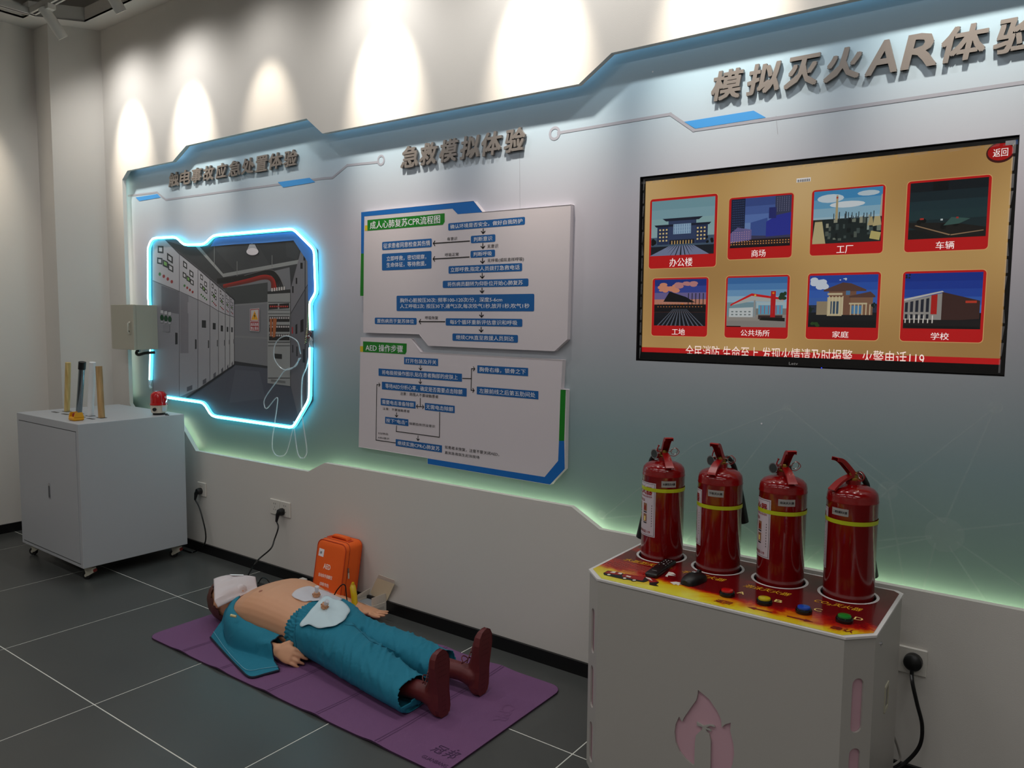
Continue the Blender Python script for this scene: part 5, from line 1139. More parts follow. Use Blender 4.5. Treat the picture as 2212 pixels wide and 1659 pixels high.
limb(B_, [(-3.06, yc-.01, .095), (-3.11, yc-.035, .092), (-3.15, yc-.05, .092)], [.062, .054, .052])
HC = Vector((-3.178, -.540, .106))
ball(B_, HC, (.108, .078, .096), 28, 16)
ball(B_, HC+Vector((.05, 0, .015)), (.068, .060, .070), 20, 12)       # jaw and cheeks
ball(B_, HC+Vector((.020, 0, .098)), (.014, .010, .014)); ball(B_, HC+Vector((-.006, 0, .085)), (.014, .010, .014))   # nose
ball(B_, HC+Vector((.055, 0, .084)), (.008, .024, .010)); ball(B_, HC+Vector((.067, 0, .082)), (.007, .021, .009))    # lips
ball(B_, HC+Vector((.093, 0, .066)), (.020, .024, .020))                                                             # chin
for sy in (-1, 1):
    ball(B_, HC+Vector((-.020, sy*.031, .076)), (.012, .017, .016)); ball(B_, HC+Vector((.012, sy*.079, .0)), (.030, .008, .018))  # eyes, ears
# far arm (palm up) and near arm (hand resting on the mat)
fw, ft = onZ(778, 1313, .045), onZ(846, 1337, .030)
limb(B_, [(-3.03, -.325, .085), (-2.93, -.235, .07), (-2.84, -.165, .060), fw], [.055, .044, .036, .024])
nw, nt2 = onZ(600, 1404, .062), onZ(652, 1426, .040)
limb(B_, [(-3.02, -.615, .075), (-2.90, -.672, .066), (-2.78, -.695, .055), nw], [.050, .038, .033, .023])
hand(B_, fw, (ft-fw), Vector((0, 0, -1)), -1, L=.165, curl=.12, spread=.16)
hand(B_, nw, (nt2-nw)+Vector((0, 0, .0)), Vector((.05, -.80, .55)), -1, L=.140, curl=.42, spread=.06)
limb(B_, [(-2.42, -.550, .09), (-2.22, -.59, .08), (-2.10, -.61, .07)], [.065, .055, .044])
limb(B_, [(-2.42, -.41, .085), (-2.22, -.395, .075), (-2.10, -.40, .068)], [.062, .05, .040])
bvs, bfs, bns = remesh(B_, .0042, 5)
mb = MB(); mb.v = bvs; mb.f = bfs
bodym = mb.build('body', SKIN, man, smooth=True, fix=False, angle=180)
MB().flat(circ(0, 0, .007, 14), lambda a, b, d: (onZ(564, 1277, .235)+Vector((a, b, 0))), 0)
bt = BVHTree.FromPolygons([tuple(v) for v in bvs], bfs)
arm_ = MB(); limb(arm_, [(-3.02, -.615, .075), (-2.90, -.672, .066), (-2.78, -.695, .055), nw], [.050, .038, .033, .023]); abt = BVHTree.FromPolygons([tuple(v) for v in arm_.v], arm_.f)
# nipple and navel, small discs hugging the skin
def hitbody(px, py, trees, lift=.001):
    d = ray(px, py).normalized(); best = None
    for t in trees:
        h = t.ray_cast(CAM, d)
        if h[0] is not None and (best is None or h[3] < best[3]): best = h
    return (best[0]+best[1]*lift, best[1]) if best else (None, None)
NIP = M('skin_dark', (168, 104, 78), .5)
p, n = hitbody(563, 1277, [bt], .0005)
if p: 
    a1 = n.cross(Vector((1, 0, 0))).normalized(); a2 = n.cross(a1)
    MB().loft([[p+a1*(r*math.cos(t))+a2*(r*math.sin(t))+n*h for t in [2*PI*k/14 for k in range(14)]] for r, h in ((.009, 0), (.007, .0012), (.003, .003), (.0015, .0035))]).build('nipple', NIP, bodym, smooth=True)
# hair
hv = []; hm = MB(); N_, M_ = 40, 22; rings = []
for j in range(1, M_):
    a = PI*j/M_; rings.append([HC+Vector((.122*math.sin(a)*math.cos(2*PI*k/N_), .090*math.sin(a)*math.sin(2*PI*k/N_), .104*math.cos(a))) for k in range(N_)])
hm.loft(rings, cap=True); 
for i, v in enumerate(hm.v):
    d = v-HC; w_ = .0022*math.sin(d.x*260+3*noise.noise(d*20)) if d.z < .05 else .0015*math.sin(d.y*300)
    hm.v[i] = v+d.normalized()*w_; hm.v[i].z = max(hm.v[i].z, FZ+.002)
keep = [f for f in hm.f if all((hm.v[q].z-HC.z) < (.040+(HC.x-.004-hm.v[q].x)*1.2) for q in f)]
hm.f = keep; hr = hm.build('hair', HAIR, man, smooth=True)

# trousers
T_ = MB()
T_.loft([tor(-2.632, .168, .202), tor(-2.60, .170, .202), tor(-2.55, .173, .200, y=-.484), tor(-2.47, .160, .190, y=-.497), tor(-2.40, .146, .172, y=-.502), tor(-2.34, .126, .148, .01, y=-.504)])
def leg(st): 
    rings = []
    for x, y, ry, rz in st: rings.append(ell((x, y, FZ+rz), YA, ZA, ry, rz, 28, .85))
    T_.loft(rings)
leg([(-2.50, -.548, .100, .096), (-2.40, -.558, .102, .091), (-2.28, -.580, .096, .084), (-2.16, -.600, .090, .077), (-2.05, -.616, .087, .069), (-1.95, -.626, .085, .060), (-1.885, -.632, .084, .056)])
leg([(-2.50, -.428, .084, .086), (-2.36, -.414, .080, .073), (-2.22, -.402, .077, .069), (-2.09, -.402, .078, .066), (-1.99, -.404, .079, .060), (-1.945, -.403, .081, .059)])
tvs, tfs, tns = remesh(T_, .0058, 5)
def wr(p, n):
    # wrinkles run obliquely across the legs, gathers along the elastic waist
    u = p.x*1.0+p.y*.75; q = Vector((u*22, (p.y-p.x*.4)*5, p.z*8)); r = 1-abs(noise.noise(q))*2.2; r2 = 1-abs(noise.noise(q*2.1+Vector((5, 1, 2))))*2
    amp = .0125 if p.x > -2.40 else .0035
    mk = .35+.65*max(0, min(1, .5+1.6*noise.noise(p*6+Vector((3, 3, 3)))))
    d = (max(r, 0)**3*amp+max(r2, 0)**3*.003)*mk*max(.25, min(1, n.z+.4))
    if p.x < -2.555:
        d = .0038*math.sin(math.atan2(p.z-.09, p.y-yc)*62+5*noise.noise(p*30))*(1 if p.x < -2.57 else .5)
        if abs(p.x+2.566) < .006: d -= .004
    if abs(p.x+2.60) < .004: d -= .002
    return d
tv2 = []
for v, n in zip(tvs, tns):
    q = v+n*wr(v, n); q.z = max(q.z, FZ+.001); tv2.append(q)
fk = []
for f in tfs:
    c = sum((tv2[i] for i in f), Vector())/len(f); n = (tv2[f[1]]-tv2[f[0]]).cross(tv2[f[2]]-tv2[f[0]])
    hx_ = -1.893 if c.y < -.48 else -1.953
    if c.x > hx_+.010*math.sin((c.z)*40): continue
    if c.x < -2.628 and abs(n.normalized().x) > .8: continue
    fk.append(f)
mb = MB(); mb.v = tv2; mb.f = fk; tro = mb.build('trousers', TEAL, man, smooth=True, fix=False, angle=180)
sm_ = tro.modifiers.new('thick', 'SOLIDIFY'); sm_.thickness = .0022; sm_.offset = -1
tt = BVHTree.FromPolygons([tuple(v) for v in tv2], fk)
# side seam and fly seam as thin cords on the cloth
def seam(pts, mat, r=.0009, nm='seam', par=None):
    P = []
    for a, b in zip(pts, pts[1:]):
        for k in range(10):
            x, y = a[0]+(b[0]-a[0])*k/10, a[1]+(b[1]-a[1])*k/10; p, n = hitbody(x, y, [tt], .0006)
            if p: P.append(p)
    if len(P) > 3: MB().tube(P, r, 6).build(nm, mat, par or tro, smooth=True)
SEAMC = M('seam_dark', (12, 84, 108), .8)
seam([(652, 1302), (640, 1330), (637, 1370), (642, 1410)], SEAMC); seam([(745, 1350), (765, 1352), (800, 1385), (860, 1410)], SEAMC)

# moulded shoes
def shoe(x0, y0, tilt):
    mb = MB(); st = [(.000, .020, .026, .034), (.008, .029, .044, .030), (.030, .034, .060, .030), (.060, .034, .068, .029), (.090, .033, .062, .027), (.120, .035, .050, .024), (.155, .039, .042, .021), (.190, .042, .036, .018), (.220, .039, .030, .015), (.238, .028, .022, .013), (.246, .012, .012, .011)]
    rings = []
    for z_, hw, dep, _ in st:
        cy = y0+tilt*z_; xf = x0-.004*0-z_*.05; rings.append([Vector((xf-dep/2+dep/2*math.copysign(abs(math.cos(t))**.7, math.cos(t)), cy+hw*math.copysign(abs(math.sin(t))**.8, math.sin(t)), FZ+.001+z_)) for t in [2*PI*k/24 for k in range(24)]])
    mb.loft(rings)
    limb(mb, [(x0-.050, y0, FZ+.062), (x0-.10, y0-.002, FZ+.066), (x0-.20, y0-.010, FZ+.064), (x0-.30, y0-.014, FZ+.064)], [.040, .035, .038, .040])
    limb(mb, [(x0-.045, y0+tilt*.1, FZ+.075), (x0-.040, y0+tilt*.14, FZ+.13)], [.036, .024])
    vs, fs, ns = remesh(mb, .0042, 4); m2 = MB(); m2.v = vs; m2.f = fs; sh = m2.build('shoe', SHOE, man, smooth=True, fix=False, angle=180)
    so = MB(); rings = []
    out = []
    for z_, hw in ((.002, .016), (.010, .027), (.03, .033), (.06, .033), (.09, .031), (.12, .033), (.155, .038), (.19, .0415), (.22, .037), (.238, .025), (.245, .010)): out.append((z_, hw))
    pts = [(hw, z_) for z_, hw in out]+[(-hw, z_) for z_, hw in reversed(out)]
    f = lambda a, b, d: Vector((x0-b*.05+d, y0+tilt*b+a, FZ+.002+b)); so.prism(pts, f, -.012, .0035); sole = so.build('sole', SHOE, sh, bevel=.002)
    tr = MB()
    for k in range(12):
        for u in (-.018, -.006, .006, .018):
            if k in (4, 5, 6): continue
            b = .02+.0185*k; 
            if abs(u)+.006 < (.03 if b > .1 else .024): tr.flat([(u-.0045, b), (u+.0045, b+.003), (u+.0045, b+.0045), (u-.0045, b+.0015)], f, .0042)
    t_ = tr.build('tread', SHOED, sole); t_['kind'] = 'stuff'
    for k in range(4):
        b = .12+.022*k; xx = x0-b*.05-.062+(k*.008); MB().tube(bez([(xx-.004, y0+tilt*b-.02, FZ+b-.01), (xx-.012, y0+tilt*b, FZ+b), (xx-.004, y0+tilt*b+.02, FZ+b-.01)], 5), .0026, 6).build('lace', SHOE, sh, smooth=True)
    P = []
    for k in range(20): t = 2*PI*k/19; P.append((x0-.066-.016*abs(math.cos(t)), y0-.018+.016*math.sin(t), FZ+.125+.014*math.cos(t)))
    MB().tube(P, .0022, 6).build('lace_loop', SHOE, sh, smooth=True)
shoe(-1.772, -.602, -.02); shoe(-1.762, -.392, .14)

# gown sleeve on the near arm
G1 = [(-3.055, -.570, .160), (-2.98, -.655, .148), (-2.86, -.690, .138), (-2.76, -.675, .120), (-2.655, -.648, .100)]   # ridge over the arm
G0 = [(-3.06, -.560, .120), (-2.97, -.630, .08), (-2.86, -.665, .07), (-2.76, -.645, .06), (-2.62, -.622, .055)]        # body side
o1 = [onZ(478, 1322, .09), onZ(455, 1376, .018), onZ(484, 1410, .014), onZ(510, 1440, .014), onZ(541, 1462, .014)]
cuff = [onZ(604, 1448, .016), onZ(603, 1425, .03)]
def lerp(a, b, t): return Vector(a)*(1-t)+Vector(b)*t
C0 = bez([Vector(p) for p in G0], 9); C1 = bez([Vector(p) for p in G1], 9)
edge = [onZ(474, 1335, .07), onZ(455, 1376, .016), onZ(487, 1412, .014), onZ(516, 1442, .014), onZ(541, 1462, .014), onZ(575, 1455, .014), onZ(604, 1447, .016)]
# column curve 2: foot of the arm on the outer side, column curve 3: hem on the mat
C2 = bez([(-3.055, -.640, .085), (-2.98, -.700, .035), (-2.86, -.745, .028), (-2.76, -.740, .026), (-2.635, -.705, .026)], 9)
E3 = bez([Vector(p) for p in edge[1:]], 8); n3 = len(E3); C3 = [E3[min(int(k*(n3-1)/(len(C1)-1)), n3-1)] for k in range(len(C1))]
C3[0] = Vector(edge[1]); m_ = len(C1)
rows = []
for k in range(m_):
    a, b, c, d = C0[k], C1[k], C2[k], C3[k]; row = []
    for q in range(7): t = q/6; row.append(lerp(a, b, t)+Vector((0, 0, .012*math.sin(PI*t))))
    for q in range(1, 9): t = q/8; p = lerp(b, c, t); p.z = c.z+(b.z-c.z)*(1-t**1.7); p.y -= .018*math.sin(PI*t); row.append(p)
    for q in range(1, 9): t = q/8; p = lerp(c, d, t); p.z = c.z+(d.z-c.z)*t+.006*math.sin(PI*t); row.append(p)
    rows.append(row)
nc = len(rows[0])
for row in rows:
    for p in row[3:]:
        for dx in (-.012, 0, .012):
            h = abt.ray_cast(Vector((p.x+dx, p.y, .6)), Vector((0, 0, -1)))
            if h[0] is not None and p.z < h[0].z+.010: p.z = h[0].z+.010
for k, row in enumerate(rows):
    for q, p in enumerate(row):
        r = 1-abs(noise.noise(Vector((p.x*9+p.y*9, p.y*5-p.x*5, p.z*6))))*2; p.z += max(r, 0)**2*.011*(1 if q > 4 else .3)*math.sin(PI*min(1, q/6)); p.z = max(p.z, FZ+.003)
mb = MB().add([p for r in rows for p in r], [(k*nc+q, k*nc+q+1, (k+1)*nc+q+1, (k+1)*nc+q) for k in range(m_-1) for q in range(nc-1)])
slv = mb.build('gown_sleeve', TEAL, man, smooth=True, angle=180); md_ = slv.modifiers.new('sub', 'SUBSURF'); md_.levels = md_.render_levels = 2
md_ = slv.modifiers.new('thick', 'SOLIDIFY'); md_.thickness = .002; md_.offset = 0
NAVY = M('hem_navy', (14, 20, 44), .7)
hemp = [r[-1]+Vector((0, -.001, -.001)) for r in rows]
MB().tube(hemp, .0042, 6).build('dark_hem', NAVY, slv, smooth=True)
MB().tube([p+Vector((0, 0, .001)) for p in rows[-1][2:]], .0026, 6).build('cuff_hem', NAVY, slv, smooth=True)
MB().tube([r[-3]*.5+r[-2]*.5+Vector((0, 0, .0035)) for r in rows], .0011, 6).build('pale_stitching', M('stitch_pale', (120, 180, 200), .7), slv, smooth=True)
MB().tube([p+Vector((0, 0, .003)) for p in C0[18:]], .0018, 6).build('pale_edge', M('stitch_grey', (110, 130, 150), .7), slv, smooth=True)
cr = M('metal_pin_cream', (214, 196, 140), .4); pa_ = onZ(500, 1327, .16); MB().cyl(onZ(498, 1329, .165), onZ(510, 1332, .160), .006, n=10).build('shoulder_pin', cr, man, smooth=True)

# ------------------------------------------------------------------ sheets and masks lying on the mannequin
CLOTH = M('nonwoven_white', (236, 226, 228), .8, alpha=.74); CLOTHB = M('nonwoven_blue', (205, 226, 234), .8, alpha=.94); FILM = M('film_milky', (232, 232, 240), .5, alpha=.62)
fs1 = empty('face_sheet', (-3.2, -.5, .2)); tag(fs1, 'pleated white translucent face sheet laid over the mannequin face', 'sheet')
A_, B2, C_, D_ = onZ(461.4, 1251, .212), onZ(552, 1246, .195), onZ(556, 1270, .165), onZ(471, 1312, .145)
E2 = onZ(463, 1297, .175)
rows = []
for j in range(25):
    v = j/24; l = lerp(A_, E2, v/.72) if v < .72 else lerp(E2, D_, (v-.72)/.28); r = lerp(B2, C_, v); row = []
    for i in range(25):
        u = i/24; p = lerp(l, r, u); b = .022*math.sin(PI*u)**.8*math.sin(PI*min(1, v*.9+.22)); p.z += b
        p.z += .008*(abs(((v*3.3) % 1)-.5)*2-.5)*math.sin(PI*min(u*1.4+.1, 1)); row.append(p)
    rows.append(row)
for r in rows:
    for p in r:
        h = bt.ray_cast(Vector((p.x, p.y, .6)), Vector((0, 0, -1)))
        if h[0] is not None and h[0].z+.009 > p.z: p.z = h[0].z+.009
sh = MB().add([p for r in rows for p in r], [(k*25+q, k*25+q+1, (k+1)*25+q+1, (k+1)*25+q) for k in range(24) for q in range(24)]).build('sheet', CLOTH, fs1, smooth=True, angle=25)
m1 = sh.modifiers.new('t', 'SOLIDIFY'); m1.thickness = .0006
def upto(p): return p+Vector((0, 0, .003))
MB().add([upto(rows[0][9]), upto(rows[0][17]), upto(rows[3][17]), upto(rows[3][10])], [(0, 1, 2, 3)]).build('paper_tab', M('tab_white', (244, 244, 246), .6), fs1)
def drape(px, py, trees, lift):
    p, n = hitbody(px, py, trees, 0)
    if p is None: return None
    return p+Vector((0, 0, lift*.7))+n*lift*.5
def sheet(nm, lab, ctr, outl, mat, lift, valve, vtop, fold=0):
    o = empty(nm, (0, 0, 0)); n = 48; ol = [Vector((a, b, 0)) for a, b in outl]; ol = bez(ol+[ol[0]], 8)[:-1]; m = len(ol); R_n = 12; vs = []; last = None
    base = drape(*ctr, [tt, bt], lift); grid = []
    for j in range(R_n+1):
        f = j/R_n; ring = []
        for k in range(m):
            x = ctr[0]+(ol[k].x-ctr[0])*f; y = ctr[1]+(ol[k].y-ctr[1])*f; p = drape(x, y, [tt, bt], lift)
            if p is None or (grid and (p-grid[-1][k]).length > .06): q = grid[-1][k] if grid else base; p = onZ(x, y, q.z-.004)
            p = p+Vector((0, 0, .006*noise.noise(Vector((x*.06, y*.06, 1)))))
            ring.append(p)
        grid.append(ring)
    for _ in range(4):
        grid[R_n] = [grid[R_n][k]*.5+(grid[R_n][k-1]+grid[R_n][(k+1) % m])*.25 for k in range(m)]
        for j in range(1, R_n):
            for k in range(m): grid[j][k] = grid[j][k]*.4+(grid[j][k-1]+grid[j][(k+1) % m]+grid[j-1][k]+grid[j+1][k])*.15
    o.location = base; tag(o, lab, 'sheet')
    ob = MB().add([p for r in grid for p in r], [(j*m+k, j*m+(k+1) % m, (j+1)*m+(k+1) % m, (j+1)*m+k) for j in range(R_n) for k in range(m)]).build('sheet', mat, o, smooth=True, angle=60)
    s1 = ob.modifiers.new('t', 'SOLIDIFY'); s1.thickness = .0006
    b = drape(*valve, [tt, bt], lift+.003); t = onY(*vtop, b.y-.004); d = (t-b).normalized()
    TAN = M('valve_tan', (206, 150, 112), .45); vq = empty('breathing_valve', b); a1 = d.orthogonal().normalized(); a2 = d.cross(a1)
    def lat(prof, nseg=16): return [[b+d*h+a1*(r*math.cos(t_))+a2*(r*math.sin(t_)) for t_ in [2*PI*k/nseg for k in range(nseg)]] for r, h in prof]
    bpy.data.objects.remove(vq)
    v_ = MB().loft(lat([(.014, -.003), (.016, .002), (.016, .006), (.012, .009), (.012, .018), (.008, .020)])).build('valve', TAN, o, smooth=True)
    for k in range(8):
        a = 2*PI*k/8; c = b+d*.004+(a1*math.cos(a)+a2*math.sin(a))*.016; MB().cyl(c, c+d*.009, .0022, n=6).build('valve_rib', TAN, v_)
    L = (t-b).length; MB().loft(lat([(.0085, .018), (.0085, L*.55), (.0095, L*.8), (.0095, L)])).build('mouthpiece', FILM, o, smooth=True)
    return o
sheet('breathing_mask_sheet', 'translucent white breathing film with an upright clear mouthpiece on the mannequin belly', (678, 1284), [(629, 1287), (640, 1278), (668, 1268), (683, 1273), (722, 1285), (740, 1297), (715, 1301), (692, 1300), (676, 1300), (656, 1301), (640, 1296)], FILM, .005, (683, 1292), (684.5, 1267))
sheet('breathing_mask_sheet', 'pale blue breathing cloth with a tan valve spread over the trousers front', (703, 1325), [(702, 1291), (722, 1297), (742, 1307), (756, 1322), (750, 1334), (743, 1345), (728, 1354), (712, 1360), (686, 1360), (668, 1354), (652, 1358), (650, 1350), (666, 1330), (684, 1308)], CLOTHB, .010, (700, 1318), (707, 1298))

# ------------------------------------------------------------------ orange bag leaning on the wall
BW, BD, BH = .212, .118, .335
fl = Vector((-3.045, -.182, .004)); lean = math.atan2(.060, BH)
bag = empty('defibrillator_bag', (-2.94, -.11, 0)); tag(bag, 'orange zipped AED trainer bag leaning upright against the wall', 'bag')
def bf(a, b, d):   # a across, b up, d towards the room (from the back)
    return Vector((-3.042+a, -.064-d*math.cos(lean)+b*math.sin(lean), .004+b*math.cos(lean)+d*math.sin(lean)*.0))
def bagring(d, k): return [bf(a, b, d) for a, b in rrect(k, k, BW-k, BH-k, .034, 6)]
MB().loft([bagring(0, .010), bagring(.006, .001), bagring(.03, 0), bagring(BD-.026, 0), bagring(BD-.014, .001), bagring(BD-.006, .004), bagring(BD-.001, .011), bagring(BD, .03)]).build('shell', ORANGE, bag, smooth=True, angle=60)
for d, nm in ((BD-.006, 'front_piping'), (.006, 'rear_piping')):
    r_ = [bf(a, b, d) for a, b in rrect(.002, .002, BW-.002, BH-.002, .033, 8)]; MB().tube(r_+[r_[0]], .0024, 6, cap=False).build(nm, ORANGED, bag, smooth=True)
r_ = [bf(a, b, BD-.030) for a, b in rrect(-.0005, -.0005, BW+.0005, BH+.0005, .034, 8)]; MB().tube(r_+[r_[0]], .0016, 6, cap=False).build('zip', M('zip_orange', (170, 56, 10), .5), bag, smooth=True)
zc = bf(BW+.001, .205, BD-.032); MB().box(zc-Vector((0, .004, .012)), zc+Vector((.005, .004, .012))).build('zip_slider', STEEL, bag); MB().box(zc+Vector((.003, -.003, -.040)), zc+Vector((.006, .004, -.012))).build('zip_pull', M('pull_cream', (206, 200, 184), .5), bag)
mb = MB(); P = [bf(.045, BH+.000, BD*.46), bf(.055, BH+.010, BD*.48), bf(.075, BH+.013, BD*.5), bf(.135, BH+.013, BD*.5), bf(.155, BH+.010, BD*.48), bf(.165, BH, BD*.46)]; P = bez(P, 5); rings = []
for p in P: rings.append([p+Vector((0, -.015, -.004)), p+Vector((0, -.015, .004)), p+Vector((0, .0, .007)), p+Vector((0, .015, .004)), p+Vector((0, .015, -.004))])
mb.loft(rings).build('handle', ORANGE, bag, smooth=True)
for a in (.030, .172): MB().loft([[bf(a-.012, BH-.0005, d) for d in (.045, .075)]+[bf(a-.012, BH+.002, .075), bf(a-.012, BH+.002, .045)], [bf(a+.012, BH-.0005, d) for d in (.045, .075)]+[bf(a+.012, BH+.002, .075), bf(a+.012, BH+.002, .045)]]).build('handle_tab', ORANGED, bag)
bfr = lambda a, b, d: bf(a, b, BD+.0008+d)
lb = MB().flat([(.022, .252), (.060, .250), (.062, .288), (.024, .290)], bfr, 0).build('paper_sticker', PWHITE, bag)
mb = MB(); ctext(mb, '急救', .031, .264, .047, .277, bfr, .0004, bold=.02); mb.build('handwriting', PBLACK, lb, fix=False)
for t, x0, y0, x1, y1 in (('AED', .070, .196, .122, .222), ('自动体外除颤仪', .042, .152, .144, .171), ('(训练专用)', .058, .108, .126, .129)):
    mb = MB(); ctext(mb, t, x0, y0, x1, y1, bfr, .0002, bold=.05 if t == 'AED' else .03); mb.build('printed_lettering', M('bag_ink', (255, 232, 222), .5), bag, fix=False)

# ------------------------------------------------------------------ open white carton of face sheets
CARD = M('carton_white', (214, 206, 194), .7); CARDI = M('carton_inside', (222, 210, 180), .8)
HB = .055; c0 = onZ(803, 1310, HB); cl = onZ(765.5, 1295, HB); cr_ = onZ(835.3, 1299.4, HB); cb_ = cl+(cr_-c0)
cx = empty('face_sheet_carton', (c0.x, c0.y, 0)); tag(cx, 'open white carton of stacked grey sheets by the mannequin hand', 'box')
def quadp(nm, a, b, c, d, mat, th=.0015, par=None):
    n = (b-a).cross(d-a).normalized()*th; return MB().loft([[a, b, c, d], [a+n, b+n, c+n, d+n]]).build(nm, mat, par or cx)
dn = Vector((0, 0, -HB+.001))
quadp('side_wall', cl+dn, c0+dn, c0, cl, CARD); quadp('side_wall', c0+dn, cr_+dn, cr_, c0, CARD); quadp('side_wall', cr_+dn, cb_+dn, cb_, cr_, CARD); quadp('side_wall', cb_+dn, cl+dn, cl, cb_, CARD)
quadp('bottom', cl+dn, c0+dn, cr_+dn, cb_+dn, CARD)
upv = Vector((0, 0, 1)); sideL = (cb_-cl).normalized(); fr2 = (c0-cl).normalized()
quadp('end_flap', cl, cb_, cb_+upv*.040+sideL*.0+fr2*.012, cl+upv*.022+sideL*.02+fr2*.004, CARD)
quadp('end_flap', cr_, c0, c0+upv*.040, cr_+upv*.044, CARD)
l1, l2, l3, l4 = cb_, cr_, onY(854, 1259, -.02), onY(815, 1247, -.012)
ld = quadp('lid', cb_, cr_, onY(853, 1261, -.022), onY(815, 1248, -.012), CARDI); quadp('lid_lip', onY(815, 1248, -.012), onY(853, 1261, -.022), onY(852, 1253, -.028), onY(819, 1241, -.018), CARD, par=ld)
ins = .006; zz0 = .004
def lay(k, n): 
    z_ = Vector((0, 0, -HB+zz0+.0022*k)); c_ = (cl+c0+cr_+cb_)/4; f = lambda p: c_+(p-c_)*.93+z_+Vector((random.uniform(-.001, .001), random.uniform(-.001, .001), 0))
    return MB().loft([[f(p) for p in (cl, c0, cr_, cb_)], [f(p)+Vector((0, 0, .0014)) for p in (cl, c0, cr_, cb_)]])
for k in range(18): lay(k, 18).build('stacked_sheet', M('sheet_grey', (150, 158, 164), .8) if k == 0 else bpy.data.materials['sheet_grey'], cx)
nL = (c0-cl).normalized(); nn_ = Vector((nL.y, -nL.x, 0)); lw = (c0-cl).length
cf = lambda a, b, d: cl+nL*a+Vector((0, 0, b-HB))+nn_*(d+.002)
for t, x0, y0, x1, y1 in (('一次性CPR', .25, .62, .62, .74), ('屏障消毒面膜', .42, .44, .92, .56)):
    mb = MB(); ctext(mb, t, x0*lw, y0*HB, x1*lw, y1*HB, cf, 0, bold=.03); mb.build('printed_lettering', PBLACK, cx, fix=False)
nR = (cr_-c0).normalized(); nq = Vector((nR.y, -nR.x, 0)); rw = (cr_-c0).length; cf2 = lambda a, b, d: c0+nR*a+Vector((0, 0, b-HB))+nq*(d+.002)
for k in range(3): MB().flat(rc(.35*rw, (.62-.08*k)*HB, .80*rw, (.64-.08*k)*HB), cf2, 0).build('printed_line', M('card_ink', (110, 106, 100), .6), cx)

# ------------------------------------------------------------------ clear bag with yellow tube, black lead, small items
pb = empty('plastic_bag', (-2.93, -.17, 0)); tag(pb, 'crumpled clear plastic bag in front of the orange bag', 'plastic bag')
cen = Vector((-2.905, -.185, 0)); rings = []
for j in range(9):
    t = j/8; z_ = .004+.105*t; rx = .085*(1-t)**.55+.006; ry = .045*(1-t)**.5+.006; rings.append([cen+Vector((rx*math.cos(a)*(1+.22*noise.noise(Vector((math.cos(a)*2, math.sin(a)*2, z_*20)))), ry*math.sin(a)*(1+.2*noise.noise(Vector((math.sin(a)*3, math.cos(a)*2, z_*18+4)))), z_)) for a in [2*PI*k/30 for k in range(30)]])
MB().loft(rings).build('film', M('bag_film', (236, 214, 206), .12, alpha=.34, spec=.8), pb, smooth=True, angle=20)
yt = empty('yellow_tube', (-2.84, -.15, 0)); tag(yt, 'shiny yellow tube standing between the orange bag and the white carton', 'tube')
t0 = onY(762, 1263, -.13); t1 = onY(768, 1312, -.15); MB().tube([Vector((t1.x, t1.y, .003)), lerp(t1, t0, .5), t0+Vector((0, 0, -.012)), t0], [.013, .0155, .0155, .010], 14).build('tube', M('tube_yellow', (226, 190, 20), .12, coat=.6, alpha=.92), yt, smooth=True)
MB().tube([t0, t0+Vector((.002, 0, .012))], [.010, .006], 10).build('tube_neck', M('neck_yellow', (206, 170, 20), .2), yt, smooth=True)
bl = empty('black_lead', (-2.9, -.2, .01)); tag(bl, 'thin black lead looping up beside the clear plastic bag', 'cord')
MB().tube(bez([onY(690, 1279, -.24), onY(705, 1286, -.24), onY(718, 1290, -.23), onY(728, 1275, -.22), onY(739, 1263, -.21), onY(746, 1266, -.20), onY(748, 1285, -.20), onY(751, 1308, -.20)], 8), .0028, 8).build('lead', CORD, bl, smooth=True)
kb = empty('control_unit', onZ(560, 1272, 0)); tag(kb, 'small black control unit with a cable behind the mannequin neck', 'electronic unit')
q = onZ(562, 1271, 0); MB().rbox((q.x-.035, q.y-.02, .001), (q.x+.035, q.y+.02, .024), .004).build('unit', BLACK, kb)
MB().tube(bez([q+Vector((-.02, .0, .02)), q+Vector((-.01, .02, .05)), q+Vector((.02, .03, .045)), q+Vector((.05, .04, .008))], 6), .003, 6).build('unit_lead', CORD, kb, smooth=True)
q = onZ(653, 1270, 0); wb = empty('white_block', (q.x, q.y, 0)); tag(wb, 'small white block behind the mannequin chest, left of the orange bag', 'box')
MB().rbox((q.x-.02, q.y-.02, .001), (q.x+.02, q.y+.02, .05), .003).build('block', SOCK, wb); MB().box((q.x-.012, q.y-.0215, .02), (q.x+.012, q.y-.02, .04)).build('window', M('block_grey', (120, 120, 124), .4), wb)

# ------------------------------------------------------------------ track lights
TRW = M('track_white', (206, 204, 198), .5)
tk = empty('lighting_track', (-5.18, -.49, 3.25)); tag(tk, 'white suspended lighting track frame with black slots in the upper left corner', 'lighting track')
def bar(a, b, w_=.018, h=.036):
    a, b = Vector(a), Vector(b); d = (b-a).normalized(); n = Vector((-d.y, d.x, 0))*w_; z_ = Vector((0, 0, h/2))
    tb_ = MB().loft([[a-n-z_, a+n-z_, a+n+z_, a-n+z_], [b-n-z_, b+n-z_, b+n+z_, b-n+z_]]).build('track', TRW, tk)
    e = d*.03; n2 = n*.38; zl = Vector((0, 0, -h/2-.0006)); MB().add([a+e-n2+zl, a+e+n2+zl, b-e+n2+zl, b-e-n2+zl], [(0, 1, 2, 3)]).build('track_slot', BLACK, tb_)
TZ = 3.262
bar((-5.18, -.475, TZ), (3.0-.4, -.475, TZ)); bar((-5.18, -.457, TZ), (-5.18, -3.2, TZ))
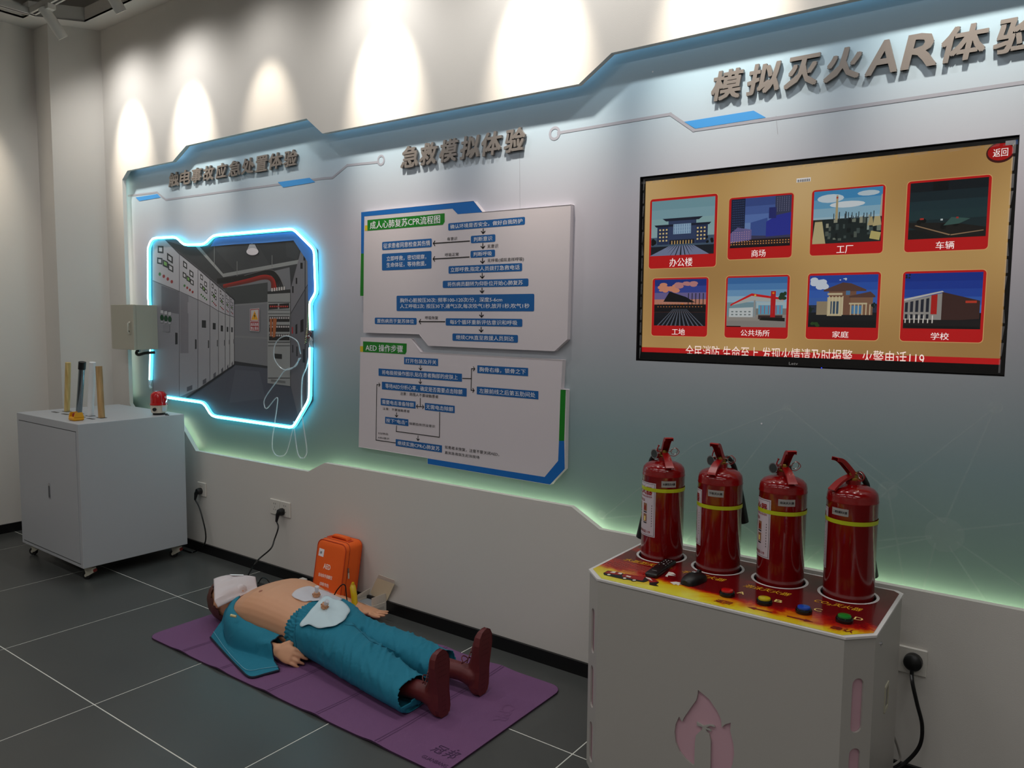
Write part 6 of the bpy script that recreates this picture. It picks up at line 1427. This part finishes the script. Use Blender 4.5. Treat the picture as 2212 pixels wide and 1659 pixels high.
for p in ((-5.0, -.475), (-3.6, -.475), (-2.2, -.475), (-.8, -.475), (.6, -.475), (-5.18, -.62), (-5.18, -1.6), (-5.18, -2.8)): MB().cyl((p[0], p[1], TZ+.018), (p[0], p[1], 3.7), .004, n=8).build('hanger_rod', M('rod_grey', (120, 120, 112), .5) if 'rod_grey' not in bpy.data.materials else bpy.data.materials['rod_grey'], tk)
LWHT = M('lamp_white', (196, 194, 188), .45)
def tlamp(x, y, z, aim, lab):
    o = empty('track_spotlight', (x, y, z)); tag(o, lab, 'spotlight', 'white tube spotlights on the track')
    e = Vector((x, y, z)); d = Vector(aim).normalized(); a1 = d.orthogonal().normalized(); a2 = d.cross(a1)
    def lat(prof, n=24): return [[e+d*h+a1*(r*math.cos(t))+a2*(r*math.sin(t)) for t in [2*PI*k/n for k in range(n)]] for r, h in prof]
    MB().loft(lat([(.024, -.185), (.030, -.182), (.030, -.001), (.027, 0), (.024, -.022)]), cap=False).build('barrel', LWHT, o, smooth=True)
    MB().loft(lat([(.0295, -.183), (.001, -.184)]), cap=False).build('end_cap', LWHT, o)
    MB().loft(lat([(.0235, -.030), (.001, -.030)]), cap=False).build('lens', LENS, o)
    top_ = e-d*.15; MB().tube([top_+Vector((0, 0, .01)), Vector((top_.x, top_.y-.01, TZ-.03))], .008, 10).build('stem', LWHT, o)
    MB().box((x-.062, y-.105, TZ-.048), (x+.062, y-.062, TZ-.0195)).build('adapter', LWHT, o)
aimv = (0, .60, -.84)
names = ['white tube spotlight at the top left corner, aimed down at the wall', 'white tube spotlight cut by the top edge, right of the corner one', 'spotlight over the right end of the switchgear picture', 'spotlight over the left of the middle heading', 'spotlight over the right of the middle heading',
         'spotlight left of the television heading', 'spotlight over the television', 'spotlight beyond the right end of the television']
for x, nm in zip(LAMP_X, names): tlamp(x, LAMP_Y, LAMP_Z, aimv, nm)
tlamp(-5.27, -.78, 3.06, (-.53, 0, -.85), 'spotlight aimed at the left wall')
TUB = M('tube_glow', (255, 250, 240), .5, emit=(255, 248, 236), es=2.0)
for i, (x, y) in enumerate(TUBES):
    o = empty('ceiling_tube', (x, y, 3.3)); tag(o, ['near left', 'near middle', 'near right', 'far left', 'far middle', 'far right', 'front end', 'rear end'][i]+' ceiling tube lamp hanging in the room behind the viewer', 'ceiling light')
    MB().box((x-.6, y-.035, 3.295), (x+.6, y+.035, 3.33)).build('housing', TRW, o); MB().cyl((x-.4, y, 3.33), (x-.4, y, 3.7), .004, n=6).build('hanger_rod', TRW, o); MB().cyl((x+.4, y, 3.33), (x+.4, y, 3.7), .004, n=6).build('hanger_rod', TRW, o)
    MB().box((x-.59, y-.028, 3.288), (x+.59, y+.028, 3.2949)).build('diffuser', TUB, o)
